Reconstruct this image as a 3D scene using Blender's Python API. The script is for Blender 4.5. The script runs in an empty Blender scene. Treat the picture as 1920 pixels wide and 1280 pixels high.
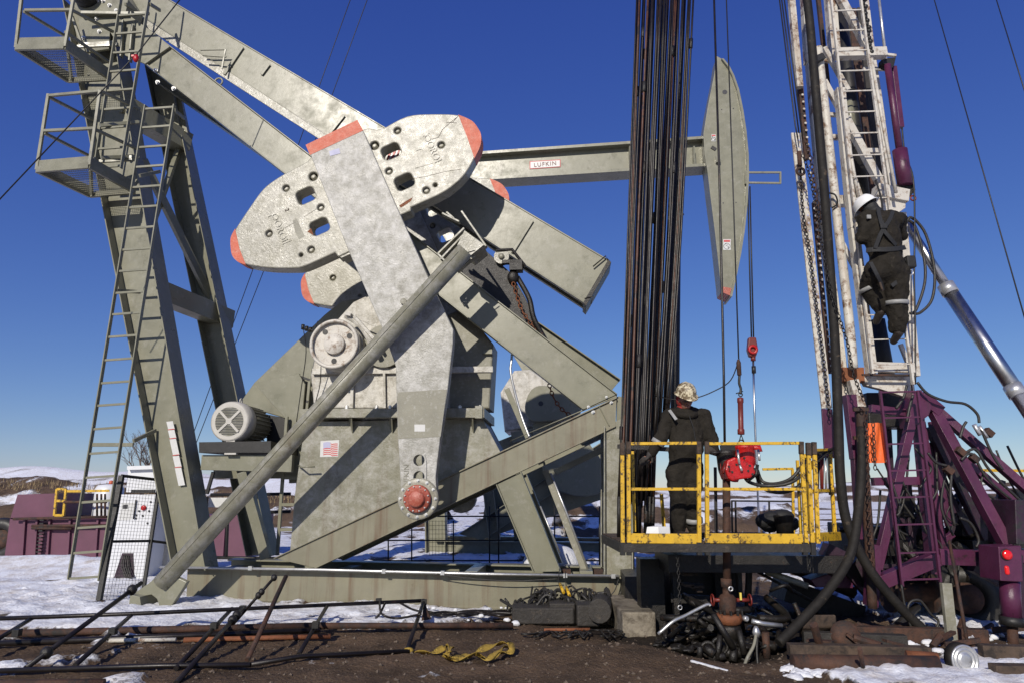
import bpy, bmesh, math, random
from mathutils import Vector, Matrix, noise
V = Vector
R = math.radians
rnd = random.Random(7)
SC = bpy.context.scene
COL = SC.collection

# ------------------------------------------------------------ camera, sky, sun, exposure
F_PX = 1300.0
PITCH = math.atan(285 / F_PX)
CAM = V((0, 0, 1.65))
cd = bpy.data.cameras.new('camera')
cam = bpy.data.objects.new('camera', cd); COL.objects.link(cam)
cam.location = CAM
cam.rotation_euler = (math.pi / 2 + PITCH, 0, 0)
cd.sensor_width = 36; cd.lens = F_PX / 1920 * 36
cd.clip_start = 0.1; cd.clip_end = 3000
SC.camera = cam
SUN_TO = V((0.326, 0.946, -0.534)).normalized()      # the way the light travels
sun_el = math.asin(-SUN_TO.z)
sun_rot = math.atan2(-SUN_TO.x, -SUN_TO.y)
w = bpy.data.worlds.new('World'); SC.world = w; w.use_nodes = True
wn = w.node_tree
bg = wn.nodes['Background']
sky = wn.nodes.new('ShaderNodeTexSky'); sky.sky_type = 'NISHITA'; sky.sun_disc = False
sky.sun_elevation = sun_el; sky.sun_rotation = sun_rot
sky.altitude = 900; sky.air_density = 1.0; sky.dust_density = 0.25; sky.ozone_density = 2.5
hs = wn.nodes.new('ShaderNodeHueSaturation'); hs.inputs['Saturation'].default_value = 1.14
tm = wn.nodes.new('ShaderNodeMix'); tm.data_type = 'RGBA'; tm.blend_type = 'MULTIPLY'; tm.inputs['Factor'].default_value = 1; tm.inputs[7].default_value = (.90, .92, 1.32, 1)   # deep winter blue
wn.links.new(sky.outputs[0], hs.inputs['Color']); wn.links.new(hs.outputs[0], tm.inputs[6]); 
sc_ = wn.nodes.new('ShaderNodeSeparateColor'); cc_ = wn.nodes.new('ShaderNodeCombineColor'); pw = wn.nodes.new('ShaderNodeMath'); pw.operation = 'POWER'; pw.inputs[1].default_value = .6
ml_ = wn.nodes.new('ShaderNodeMath'); ml_.operation = 'MULTIPLY'; ml_.inputs[1].default_value = 2.26
wn.links.new(tm.outputs[2], sc_.inputs[0]); wn.links.new(sc_.outputs[2], pw.inputs[0]); wn.links.new(pw.outputs[0], ml_.inputs[0])
wn.links.new(sc_.outputs[0], cc_.inputs[0]); wn.links.new(sc_.outputs[1], cc_.inputs[1]); wn.links.new(ml_.outputs[0], cc_.inputs[2]); wn.links.new(cc_.outputs[0], bg.inputs[0]); bg.inputs[1].default_value = 0.084
sd = bpy.data.lights.new('sun', 'SUN'); sd.energy = 5.0; sd.angle = R(0.5); sd.color = (1.0, 0.93, 0.82)
sun = bpy.data.objects.new('sun', sd); COL.objects.link(sun)
sun.rotation_euler = SUN_TO.to_track_quat('-Z', 'Y').to_euler()
SC.view_settings.view_transform = 'Standard'; SC.view_settings.look = 'None'
SC.view_settings.gamma = 1; SC.view_settings.exposure = -0.28
SC.view_settings.use_curve_mapping = False

# ------------------------------------------------------------ where things stand
cP, sP = math.cos(PITCH), math.sin(PITCH)
def ray(px, py):
    c = (px - 960) / F_PX; u = (640 - py) / F_PX
    return V((c, cP - u * sP, sP + u * cP))
def PY(px, py, Y):
    d = ray(px, py); return CAM + d * (Y / d.y)
def PG(px, py, z=0.0):
    d = ray(px, py); return CAM + d * ((z - CAM.z) / d.z)
PA = PG(430, 1127)
E = V((math.cos(R(5)), -math.sin(R(5)), 0)); N = V((-E.y, E.x, 0)); UP = V((0, 0, 1))
class Frame:                                  # a vertical plane to lay plates in, d metres behind its origin
    def __init__(s, o, e): s.o = o; s.e = e; s.n = V((-e.y, e.x, 0))
    def p(s, px, py, d=0.0):
        r = ray(px, py); t = ((s.o + s.n * d - CAM).dot(s.n)) / r.dot(s.n); return CAM + r * t
    def sz(s, px, py, d=0.0):
        q = s.p(px, py, d) - s.o; return (q.dot(s.e), q.z)
    def w(s, a, z, d): return s.o + s.e * a + s.n * d + UP * z
FJ = Frame(PA, E)
def Fy(Y): return Frame(V((0, Y, 0)), V((1, 0, 0)))
def D(px, py, d=0.0): return FJ.p(px, py, d)

# ------------------------------------------------------------ mesh builder
def basis(a, b, up=None):
    z = (b - a).normalized()
    u = V(up) if up is not None else (V((0, 0, 1)) if abs(z.z) < 0.9 else V((0, 1, 0)))
    x = u.cross(z)
    if x.length < 1e-5: x = V((1, 0, 0)).cross(z)
    x.normalize(); return x, z.cross(x).normalized(), z
class MB:
    def __init__(s): s.v = []; s.f = []; s.s = []
    def add(s, vs, fs, smooth=False):
        k = len(s.v); s.v += [V(q) for q in vs]
        s.f += [tuple(i + k for i in f) for f in fs]; s.s += [smooth] * len(fs); return s
    def hexa(s, a, b):                        # a, b: two rings of four
        return s.add(list(a) + list(b), [(3, 2, 1, 0), (4, 5, 6, 7), (0, 1, 5, 4), (1, 2, 6, 5), (2, 3, 7, 6), (3, 0, 4, 7)])
    def bar(s, p, q, w, h, up=None):
        x, y, z = basis(p, q, up); x = x * w / 2; y = y * h / 2
        r = lambda c: [c - x - y, c + x - y, c + x + y, c - x + y]
        return s.hexa(r(p), r(q))
    def box(s, c, sx, sy, sz, e=None):
        e = V((1, 0, 0)) if e is None else e; n = V((-e.y, e.x, 0))
        r = lambda z: [c - e * sx / 2 - n * sy / 2 + UP * z, c + e * sx / 2 - n * sy / 2 + UP * z, c + e * sx / 2 + n * sy / 2 + UP * z, c - e * sx / 2 + n * sy / 2 + UP * z]
        return s.hexa(r(-sz / 2), r(sz / 2))
    def tube(s, pts, r, seg=8, caps=True, r2=None):
        n = len(pts); rings = []
        t = [(pts[min(i + 1, n - 1)] - pts[max(i - 1, 0)]).normalized() for i in range(n)]
        x, y, _ = basis(pts[0], pts[0] + t[0]); k = len(s.v)
        for i in range(n):
            if i:
                x = (x - t[i] * x.dot(t[i])).normalized(); y = t[i].cross(x)
            rr = r if r2 is None else r + (r2 - r) * i / (n - 1)
            if hasattr(r, '__len__'): rr = r[i]
            rings += [pts[i] + (x * math.cos(a) + y * math.sin(a)) * rr for a in [2 * math.pi * j / seg for j in range(seg)]]
        fs = [(i * seg + j, i * seg + (j + 1) % seg, (i + 1) * seg + (j + 1) % seg, (i + 1) * seg + j) for i in range(n - 1) for j in range(seg)]
        s.add(rings, fs, True)
        if caps:
            s.f += [tuple(k + j for j in reversed(range(seg))), tuple(k + (n - 1) * seg + j for j in range(seg))]; s.s += [False, False]
        return s
    def cyl(s, p, q, r, seg=12, r2=None): return s.tube([p, q], r, seg, True, r2)
    def lathe(s, c, ax, prof, seg=24, smooth=True):      # prof: (radius, height)
        x, y, z = basis(c, c + ax); vs = []
        for r, h in prof:
            vs += [c + z * h + (x * math.cos(a) + y * math.sin(a)) * max(r, 1e-4) for a in [2 * math.pi * j / seg for j in range(seg)]]
        m = len(prof)
        fs = [(i * seg + j, i * seg + (j + 1) % seg, (i + 1) * seg + (j + 1) % seg, (i + 1) * seg + j) for i in range(m - 1) for j in range(seg)]
        s.add(vs, fs, smooth)
        k = len(s.v) - len(vs)
        s.f += [tuple(k + j for j in reversed(range(seg))), tuple(k + (m - 1) * seg + j for j in range(seg))]; s.s += [False, False]
        return s
    def ell(s, c, rx, ry, rz, seg=14, rot=None):
        vs = []; m = seg // 2 + 1
        for i in range(m + 1):
            ph = math.pi * i / m
            for j in range(seg):
                a = 2 * math.pi * j / seg
                q = V((rx * math.sin(ph) * math.cos(a), ry * math.sin(ph) * math.sin(a), rz * math.cos(ph)))
                if i in (0, m): q = V((0, 0, rz * math.cos(ph)))
                vs.append(c + (rot @ q if rot else q))
        fs = []
        for i in range(m):
            for j in range(seg):
                a, b, c2, d = i * seg + j, i * seg + (j + 1) % seg, (i + 1) * seg + (j + 1) % seg, (i + 1) * seg + j
                fs.append((a, d, c2, b))
        return s.add(vs, fs, True)
    def prism(s, poly, vec):
        m = len(poly)
        return s.add(list(poly) + [q + vec for q in poly], [tuple(range(m)), tuple(reversed(range(m, 2 * m)))] + [(i, i + m, (i + 1) % m + m, (i + 1) % m) for i in range(m)])
    def ring(s, c, ax, R0, r, seg=20, k=6):
        x, y, z = basis(c, c + ax); vs = []
        for i in range(seg):
            a = 2 * math.pi * i / seg; o = x * math.cos(a) + y * math.sin(a)
            vs += [c + o * (R0 + r * math.cos(b)) + z * r * math.sin(b) for b in [2 * math.pi * j / k for j in range(k)]]
        return s.add(vs, [(i * k + j, ((i + 1) % seg) * k + j, ((i + 1) % seg) * k + (j + 1) % k, i * k + (j + 1) % k) for i in range(seg) for j in range(k)], True)
    def merge(s, o): k = len(s.v); s.v += o.v; s.f += [tuple(i + k for i in f) for f in o.f]; s.s += o.s; return s

def tag(o, label=None, cat=None, group=None, kind=None):
    if label: o['label'] = label
    if cat: o['category'] = cat
    if group: o['group'] = group
    if kind: o['kind'] = kind
    return o
ORG = {}
def empty(name, loc, label, cat, group=None):
    o = bpy.data.objects.new(name, None); COL.objects.link(o); o.location = loc; o.empty_display_size = 0.2
    ORG[o.name] = V(loc); return tag(o, label, cat, group)
def build(name, mb, m, parent=None, bev=0.0, label=None, cat=None, group=None, kind=None, origin=None):
    org = ORG[parent.name] if parent is not None else (V(origin) if origin is not None else V((0, 0, 0)))
    me = bpy.data.meshes.new(name)
    me.from_pydata([tuple(q - org) for q in mb.v], [], mb.f)
    bm = bmesh.new(); bm.from_mesh(me); bmesh.ops.recalc_face_normals(bm, faces=bm.faces); bm.to_mesh(me); bm.free()
    me.polygons.foreach_set('use_smooth', mb.s) if len(mb.s) == len(me.polygons) else None
    if m: me.materials.append(m)
    o = bpy.data.objects.new(name, me); COL.objects.link(o)
    ORG[o.name] = org
    if parent is not None: o.parent = parent
    else: o.location = org
    if bev:
        b = o.modifiers.new('bevel', 'BEVEL'); b.width = bev; b.segments = 2; b.limit_method = 'ANGLE'; b.angle_limit = R(40)
        b.harden_normals = False
    return tag(o, label, cat, group, kind)

def from_curve(cu, fr, s0, z0, dmid, ang=0.0):
    ob = bpy.data.objects.new('tmp', cu); COL.objects.link(ob)
    me = bpy.data.meshes.new_from_object(ob); mb = MB()
    ca, sa = math.cos(ang), math.sin(ang)
    mb.v = [fr.w(s0 + q.co.x * ca - q.co.y * sa, z0 + q.co.x * sa + q.co.y * ca, dmid - q.co.z) for q in me.vertices]
    mb.f = [tuple(p.vertices) for p in me.polygons]; mb.s = [False] * len(mb.f)
    bpy.data.objects.remove(ob); bpy.data.meshes.remove(me); bpy.data.curves.remove(cu)
    bm = bmesh.new()
    vs = [bm.verts.new(q) for q in mb.v]
    for f in mb.f:
        if len(set(f)) > 2:
            try: bm.faces.new([vs[i] for i in f])
            except ValueError: pass
    bmesh.ops.remove_doubles(bm, verts=bm.verts, dist=0.0004)
    bm.verts.index_update()
    out = MB(); out.v = [V(q.co) for q in bm.verts]; out.f = [tuple(q.index for q in f.verts) for f in bm.faces]; out.s = [False] * len(out.f)
    bm.free(); return out
def plate2(fr, loops, d0, d1, bev=0.0):       # loops in (s, z): the outline first, then holes
    cu = bpy.data.curves.new('tmp', 'CURVE'); cu.dimensions = '2D'; cu.fill_mode = 'BOTH'
    cu.extrude = abs(d1 - d0) / 2 - bev; cu.bevel_depth = bev; cu.bevel_resolution = 1; cu.offset = -bev
    for L in loops:
        sp = cu.splines.new('POLY'); sp.points.add(len(L) - 1); sp.use_cyclic_u = True
        for q, (a, b) in zip(sp.points, L): q.co = (a, b, 0, 1)
    return from_curve(cu, fr, 0, 0, (d0 + d1) / 2)
def plate(fr, pts, d0, d1, bev=0.004, holes=()):
    return plate2(fr, [[fr.sz(x, y, d0) for x, y in pts]] + [h for h in holes], d0, d1, bev)
def circ(fr, px, py, d, r, n=20):
    a, b = fr.sz(px, py, d); return [(a + r * math.cos(2 * math.pi * i / n), b + r * math.sin(2 * math.pi * i / n)) for i in range(n)]
def rsq(fr, px, py, d, w_, h_, ang, rr):
    a, b = fr.sz(px, py, d); out = []
    for cx, cy, a0 in ((1, 1, 0), (-1, 1, 90), (-1, -1, 180), (1, -1, 270)):
        for k in range(5):
            t = R(a0 + k * 22.5); x = cx * (w_ / 2 - rr) + rr * math.cos(t); y = cy * (h_ / 2 - rr) + rr * math.sin(t)
            out.append((a + x * math.cos(ang) - y * math.sin(ang), b + x * math.sin(ang) + y * math.cos(ang)))
    return out
def text(fr, body, px, py, d, size, ang=0.0, depth=0.006, sx=1.0):
    cu = bpy.data.curves.new('tmp', 'FONT'); cu.body = body; cu.size = size; cu.extrude = depth / 2
    cu.align_x = 'CENTER'; cu.align_y = 'CENTER'; cu.resolution_u = 3; cu.space_character = sx
    a, b = fr.sz(px, py, d)
    return from_curve(cu, fr, a, b, d - depth / 2, ang)
def smoothpoly(pts, n=4):                     # closed Catmull-Rom
    m = len(pts); out = []
    for i in range(m):
        p0, p1, p2, p3 = [V((*pts[(i + k) % m], 0)) for k in (-1, 0, 1, 2)]
        for k in range(n):
            t = k / n
            q = 0.5 * ((2 * p1) + (p2 - p0) * t + (2 * p0 - 5 * p1 + 4 * p2 - p3) * t * t + (3 * p1 - p0 - 3 * p2 + p3) * t ** 3)
            out.append((q.x, q.y))
    return out
def spline(pts, n=6):                         # open Catmull-Rom in space
    out = []
    for i in range(len(pts) - 1):
        p0 = pts[max(i - 1, 0)]; p1 = pts[i]; p2 = pts[i + 1]; p3 = pts[min(i + 2, len(pts) - 1)]
        for k in range(n):
            t = k / n
            out.append(0.5 * ((2 * p1) + (p2 - p0) * t + (2 * p0 - 5 * p1 + 4 * p2 - p3) * t * t + (3 * p1 - p0 - 3 * p2 + p3) * t ** 3))
    return out + [pts[-1]]
def ibeam(tl, tr, bl, br, w_, tf=0.03, tw=0.03, n=N):     # two long edges: tl-tr and bl-br
    m = MB(); h = n * tw / 2; g = n * w_ / 2
    ul = (tl - bl).normalized(); ur = (tr - br).normalized()
    m.hexa([tl - ul * tf - h, tr - ur * tf - h, tr - ur * tf + h, tl - ul * tf + h], [bl + ul * tf - h, br + ur * tf - h, br + ur * tf + h, bl + ul * tf + h])
    m.hexa([tl - g, tr - g, tr + g, tl + g], [tl - ul * tf - g, tr - ur * tf - g, tr - ur * tf + g, tl - ul * tf + g])
    m.hexa([bl - g, br - g, br + g, bl + g], [bl + ul * tf - g, br + ur * tf - g, br + ur * tf + g, bl + ul * tf + g])
    return m
def bolts(mb, pts, ax, r=0.025, h=0.03):
    for q in pts:
        mb.lathe(q, ax, [(r * 1.5, 0), (r * 1.5, 0.006), (r, 0.006), (r, h)], 6, False)
        mb.lathe(q + ax * h, ax, [(r * .5, 0), (r * .5, 0.012)], 6, False)
def chain(pts, link=0.06, wd=0.036, r=0.006):
    m = MB(); L = [0]
    for a, b in zip(pts, pts[1:]): L.append(L[-1] + (b - a).length)
    n = max(1, int(L[-1] / (link * 0.78))); j = 0
    for i in range(n):
        s_ = (i + .5) / n * L[-1]
        while j < len(L) - 2 and L[j + 1] < s_: j += 1
        t = (s_ - L[j]) / max(1e-6, L[j + 1] - L[j]); c = pts[j].lerp(pts[j + 1], t)
        x, y, z = basis(pts[j], pts[j + 1]); 
        if i % 2: x, y = y, x
        vs = []
        for k in range(8):
            a = 2 * math.pi * k / 8; o = z * math.cos(a) * link / 2 + x * math.sin(a) * wd / 2; on = (z * math.cos(a) + x * math.sin(a))
            vs += [c + o + on * r * math.cos(b) + y * r * math.sin(b) for b in (0, math.pi / 2, math.pi, 1.5 * math.pi)]
        m.add(vs, [(p * 4 + q, ((p + 1) % 8) * 4 + q, ((p + 1) % 8) * 4 + (q + 1) % 4, p * 4 + (q + 1) % 4) for p in range(8) for q in range(4)], True)
    return m

# ------------------------------------------------------------ materials
def mat(name, col, rough=0.5, metal=0.0, var=0.12, vs=1.5, wear=None, soft=.03, bump=0.0, bs=40.0, streak=None, rvar=0.1, spec=0.5, coat=0.0, grime=None):
    """wear = (colour, amount 0..1, scale); streak = (colour, amount): vertical runs"""
    m = bpy.data.materials.new(name); m.use_nodes = True; nt = m.node_tree; nd = nt.nodes; lk = nt.links.new
    b = nd['Principled BSDF']; b.inputs['Metallic'].default_value = metal
    b.inputs['Specular IOR Level'].default_value = spec; b.inputs['Coat Weight'].default_value = coat; b.inputs['Coat Roughness'].default_value = .2
    geo = nd.new('ShaderNodeNewGeometry'); P = geo.outputs['Position']
    def nz(scale, det=4, rg=.6, vec=None, dist=0.0):
        t = nd.new('ShaderNodeTexNoise'); t.inputs['Scale'].default_value = scale; t.inputs['Detail'].default_value = det
        t.inputs['Roughness'].default_value = rg; t.inputs['Distortion'].default_value = dist; lk(vec or P, t.inputs['Vector']); return t.outputs['Fac']
    def mr(v, a, b_, c=0, d=1):
        t = nd.new('ShaderNodeMapRange'); t.clamp = True
        for i, q in enumerate((a, b_, c, d)): t.inputs[i + 1].default_value = q
        lk(v, t.inputs[0]); return t.outputs[0]
    def mix(f, a, c):
        t = nd.new('ShaderNodeMix'); t.data_type = 'RGBA'; lk(f, t.inputs['Factor'])
        for q, i in ((a, 6), (c, 7)):
            if isinstance(q, (tuple, list)): t.inputs[i].default_value = (*q[:3], 1)
            else: lk(q, t.inputs[i])
        return t.outputs[2]
    n1 = nz(vs, 6, .65)
    lo = tuple(max(0, c * (1 - var)) for c in col); hi = tuple(min(1, c * (1 + var)) for c in col)
    c = mix(mr(n1, .3, .7), lo, hi)
    ro = mr(nz(vs * 3, 5, .7), .3, .7, max(0.03, rough - rvar), min(1, rough + rvar))
    if streak:
        mp = nd.new('ShaderNodeMapping'); mp.inputs['Scale'].default_value = (7, 7, .35); lk(P, mp.inputs[0])
        a = 1 - streak[1]
        c = mix(mr(nz(1.0, 5, .6, mp.outputs[0]), .35 + .35 * a, .55 + .35 * a, 0, .75), c, streak[0])
    if grime:                                  # big soft stains, streaky downwards
        mp2 = nd.new('ShaderNodeMapping'); mp2.inputs['Scale'].default_value = (1.6, 1.6, .8); lk(P, mp2.inputs[0])
        c = mix(mr(nz(1.0, 9, .7, mp2.outputs[0], .6), .68 - .3 * grime[1], .86 - .3 * grime[1], 0, .8), c, grime[0])
    if wear:
        f = mr(nz(wear[2], 10, .78, None, .3), .75 - soft - .42 * wear[1], .75 + soft - .42 * wear[1])
        c = mix(f, c, wear[0])
    lk(c, b.inputs['Base Color']); lk(ro, b.inputs['Roughness'])
    if bump:
        bp = nd.new('ShaderNodeBump'); bp.inputs['Strength'].default_value = bump; bp.inputs['Distance'].default_value = .02
        lk(nz(bs, 6, .7), bp.inputs['Height']); lk(bp.outputs[0], b.inputs['Normal'])
    return m
RUST = (.11, .042, .018); DARK = (.02, .019, .018)
M = {}
M['olive'] = mat('olive_paint', (.195, .190, .134), .36, var=.12, vs=1.2, wear=((.28, .27, .22), .28, 5), soft=.10, spec=.5, grime=((.085, .075, .05), .30), bump=.06, bs=9, rvar=.14, streak=((.25, .23, .17), .25))
M['olivew'] = mat('weathered_olive_paint', (.210, .202, .146), .34, spec=.5, grime=((.10, .085, .055), .34), var=.14, vs=1.6, wear=((.37, .36, .32), .42, 5.0), soft=.12, bump=.25, bs=28, rvar=.15, streak=((.15, .12, .085), .45))
M['cast'] = mat('frosted_cast_paint', (.235, .222, .162), .32, grime=((.13, .115, .08), .38), var=.16, vs=2.2, wear=((.46, .445, .39), .46, 6.5), soft=.18, bump=.30, bs=24, rvar=.14)
M['frost'] = mat('frosted_plate_paint', (.26, .252, .215), .375, 0, grime=((.17, .16, .125), .46), var=.14, vs=1.4, wear=((.54, .53, .50), .50, 6.0), soft=.14, streak=((.36, .35, .31), .4), bump=.42, bs=30, rvar=.15)
M['patch'] = mat('bare_primer_patch', (.225, .215, .165), .5, var=.14, vs=4, wear=((.42, .41, .37), .3, 12), soft=.1, bump=.2, bs=60)
M['oliverust'] = mat('rust_streaked_olive_paint', (.205, .192, .135), .36, spec=.5, grime=((.09, .06, .035), .32), var=.12, vs=2, streak=((.12, .07, .04), .58), bump=.1, bs=30)
M['red'] = mat('orange_red_paint', (.50, .095, .042), .5, var=.14, vs=5, wear=((.50, .24, .16), .30, 12), soft=.08, bump=.3, bs=40)
M['redpin'] = mat('salmon_red_paint', (.36, .085, .055), .4, var=.15, vs=9, wear=((.5, .26, .19), .36, 22), soft=.08, bump=.3, bs=50)
M['toolred'] = mat('bright_red_enamel', (.42, .010, .010), .3, var=.25, vs=9, wear=((.05, .015, .012), .35, 14), bump=.3, bs=40)
M['darkred'] = mat('dull_red_enamel', (.14, .018, .013), .45, var=.2, vs=9, wear=((.06, .02, .015), .3, 14))
M['steel'] = mat('galvanised_steel', (.55, .55, .54), .35, .7, var=.15, vs=8, bump=.1)
M['chrome'] = mat('chromed_rod', (.50, .50, .50), .30, 1.0, var=.05, rvar=.06)
M['black'] = mat('black_steel', (.016, .015, .014), .5, .1, var=.3, vs=6, wear=((.07, .045, .03), .2, 10), bump=.15, bs=60)
M['oily'] = mat('oily_black_iron', (.014, .012, .010), .45, .1, var=.5, vs=7, wear=((.06, .03, .016), .3, 9), bump=.4, bs=50)
M['rod'] = mat('oily_rod_steel', (.013, .010, .009), .42, .15, var=.5, vs=3, wear=((.05, .025, .015), .25, 4), bump=.1)
M['rodrust'] = mat('rusty_rod_steel', (.075, .030, .016), .5, .1, var=.4, vs=3, wear=((.02, .012, .009), .5, 5), bump=.1)
M['rust'] = mat('rusty_iron', (.070, .032, .019), .75, .1, var=.5, vs=5, wear=(DARK, .48, 6), soft=.08, bump=.5, bs=50)
M['rustbr'] = mat('orange_rust', (.20, .070, .028), .75, .1, var=.4, vs=5, wear=((.08, .03, .015), .4, 9), bump=.4, bs=50)
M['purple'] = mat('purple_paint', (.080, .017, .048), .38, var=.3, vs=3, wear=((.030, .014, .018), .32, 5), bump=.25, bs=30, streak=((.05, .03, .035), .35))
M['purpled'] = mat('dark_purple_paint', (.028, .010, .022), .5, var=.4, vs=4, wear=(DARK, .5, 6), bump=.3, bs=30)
M['tank'] = mat('faded_purple_paint', (.120, .040, .070), .55, var=.16, vs=1.5, wear=((.13, .05, .05), .25, 3), streak=((.10, .045, .05), .4), bump=.1)
M['yellow'] = mat('chipped_yellow_paint', (.60, .36, .018), .5, var=.2, vs=6, wear=((.05, .03, .015), .46, 13), bump=.25, bs=50, streak=((.28, .15, .03), .25))
M['whiterust'] = mat('white_paint_with_rust', (.56, .53, .46), .5, var=.12, vs=4, wear=((.15, .08, .04), .48, 5.5), soft=.05, bump=.3, bs=40, streak=((.34, .24, .16), .35))
M['white'] = mat('white_paint', (.54, .51, .45), .5, var=.12, vs=4, wear=((.20, .13, .08), .44, 7), soft=.06, bump=.15, bs=40, streak=((.45, .38, .3), .22))
M['whitegear'] = mat('whitewashed_iron', (.52, .50, .45), .40, var=.14, vs=4, wear=((.24, .22, .17), .46, 6), soft=.1, streak=((.28, .23, .16), .35), bump=.4, bs=35)
M['cabinet'] = mat('cabinet_white', (.66, .67, .69), .4, var=.04, vs=3)
M['grey'] = mat('motor_grey', (.47, .45, .40), .42, var=.08, vs=6, bump=.1)
M['rubber'] = mat('black_rubber', (.024, .022, .019), .5, var=.3, vs=7, wear=((.08, .065, .05), .25, 9), bump=.2)
M['rubmud'] = mat('muddy_rubber_hose', (.014, .012, .010), .7, spec=.3, var=.4, vs=5, wear=((.07, .052, .035), .32, 8), bump=.3)
M['cloth'] = mat('oily_brown_canvas', (.020, .017, .013), .85, var=.35, vs=7, wear=((.048, .040, .030), .3, 10), bump=.9, bs=24, rvar=.05, spec=.2)
M['strap'] = mat('black_webbing', (.012, .012, .012), .7, var=.2, bump=.3)
M['refl'] = mat('grey_reflective_tape', (.27, .27, .26), .5, var=.15, vs=20)
M['skin'] = mat('weathered_skin', (.22, .10, .065), .55, var=.15, vs=12)
M['hood'] = mat('red_knit', (.25, .02, .015), .9, var=.2, vs=20, bump=.5)
M['glove'] = mat('dark_leather', (.035, .03, .026), .75, var=.3, vs=20, bump=.4)
M['boot'] = mat('brown_boot_leather', (.028, .02, .015), .6, var=.3, vs=15, bump=.4)
M['hat'] = mat('camouflage_shell', (.62, .55, .38), .45, var=.1, vs=10, wear=((.13, .09, .045), .6, 16))
M['hatw'] = mat('white_plastic_shell', (.75, .75, .74), .4, var=.05, vs=10, wear=((.3, .28, .25), .2, 12))
M['yhose'] = mat('dirty_yellow_webbing', (.33, .22, .035), .8, var=.25, vs=12, wear=((.12, .08, .03), .35, 14), bump=.4, bs=80)
M['concrete'] = mat('stained_concrete', (.22, .19, .145), .9, var=.3, vs=3, wear=((.06, .045, .03), .52, 3.5), soft=.08, bump=.6, bs=25)
M['timber'] = mat('tarred_timber', (.030, .026, .022), .7, var=.4, vs=4, wear=((.07, .055, .04), .35, 7), bump=.8, bs=22)
M['deck'] = mat('brown_deck_board', (.070, .046, .030), .8, var=.4, vs=4, wear=((.022, .016, .012), .5, 6), soft=.06, bump=.6, bs=30)
M['box'] = mat('white_cardboard', (.74, .74, .73), .7, var=.05)
M['orange'] = mat('orange_tarp', (.75, .13, .02), .6, var=.12, vs=8, bump=.6, bs=14)
M['lens'] = mat('red_lamp_lens', (.7, .01, .01), .15, var=.05, coat=.5)
M['sticker'] = mat('white_sticker', (.58, .58, .56), .4, var=.06, vs=20)
M['blueink'] = mat('pale_blue_ink', (.40, .40, .55), .5, var=.05)
M['redink'] = mat('red_ink', (.50, .07, .07), .5, var=.05)
M['blackink'] = mat('black_ink', (.03, .03, .035), .5, var=.05)
M['yelink'] = mat('yellow_ink', (.70, .55, .10), .5, var=.05)
M['ice'] = mat('dirty_snow_lump', (.74, .75, .77), .8, var=.08, vs=6, wear=((.28, .23, .18), .22, 5), bump=.8, bs=25)
M['bark'] = mat('bare_bark', (.14, .11, .09), .9, var=.2)
M['grassd'] = mat('dry_grass', (.26, .19, .10), .9, var=.35, vs=3)

# ------------------------------------------------------------ ground, banks and hills
def fbm(x, y, o=4, s=1.0, z=0.0): return noise.fractal(V((x * s, y * s, z)), 0.9, 2.0, o)
def sstep(a, b, x): t = min(1, max(0, (x - a) / (b - a))); return t * t * (3 - 2 * t)
WELL = PG(1371, 1215)
def snowiness(x, y):
    if y > 26: p = .72 + .1 * sstep(26, 60, y)
    else:
        p = .66 * sstep(9.1 + .10 * x, 9.9 + .10 * x, y) + .30 - .14 * sstep(11.0, 12.5, y)
        p -= .9 * sstep(-1.2, .6, x) * (1 - sstep(12.5, 14.5, y)) * (1 - sstep(4.0, 5.4, x))            # oily ground round the well
        p -= .55 * sstep(11.2, 12.2, y) * (1 - sstep(15.5, 17, y)) * sstep(-4.8, -3.6, x)
        p += 1.35 * sstep(2.45, 3.0, x + .2 * fbm(x, y, 2, 1.5)) * (1 - sstep(7.5, 7.9, y))       # snow by the rusty pipe
        p += .30 * (1 - sstep(-4.6, -3.8, x)) + .6 * sstep(4.3, 5.6, x) * sstep(8.0, 9.5, y)
    return p
def gheight(x, y):
    h = .05 * fbm(x, y, 3, .35, 3) + .022 * fbm(x, y, 4, 2.2)
    if y < 18: h += .013 * fbm(x, y, 4, 9) + .020 * abs(fbm(x, y, 3, 5, 8)) + .022 * max(0, math.sin(y * 5.2 + .5 * math.sin(x * .8))) * sstep(12.2, 13, y)
    q = snowiness(x, y) + .62 * fbm(x, y, 5, 1.1, 20) - .1 - .45 * max(0, fbm(x * .5, y * 1.4, 4, .9, 33)) * (1 - sstep(18, 24, y))
    sn = sstep(.46, .56, q)
    h += sn * (.040 + .075 * max(0, fbm(x, y, 5, 1.9, 5)) + .02 * abs(fbm(x, y, 3, 5, 15)))
    h += .10 * math.exp(-(((x - 1.0) / .7) ** 2 + ((y - 7.7) / .5) ** 2))
    h -= .16 * math.exp(-(((x - WELL.x) / .55) ** 2 + ((y - WELL.y - .1) / .6) ** 2))
    h -= .09 * sstep(-3, 1, x) * sstep(9.6, 10.3, y) * (1 - sstep(12.5, 14, y)) * (1 - sstep(2.2, 3, x))
    if y > 13: h += .22 * math.exp(-((y - 15.8 + .4 * math.sin(x * .7)) / .8) ** 2) * sstep(-6.2, -7.2, x)
    h *= 1 + .0 * x
    if y > 20: h += .3 * fbm(x, y, 3, .05, 2) * sstep(20, 60, y)
    return h, q
def axis_pts(lo, hi, step, far, g):
    a = [lo + step * i for i in range(int((hi - lo) / step) + 1)]
    s = step; x = a[-1]; up = []
    while x < far: s *= g; x += s; up.append(x)
    s = step; x = a[0]; dn = []
    while x > -far: s *= g; x -= s; dn.append(x)
    return dn[::-1] + a + up
xs = axis_pts(-8.0, 7.0, .05, 900, 1.16)
ys = [5.6 + .045 * i for i in range(int(7.0 / .045))]
yv = ys[-1]; st = .045
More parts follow.
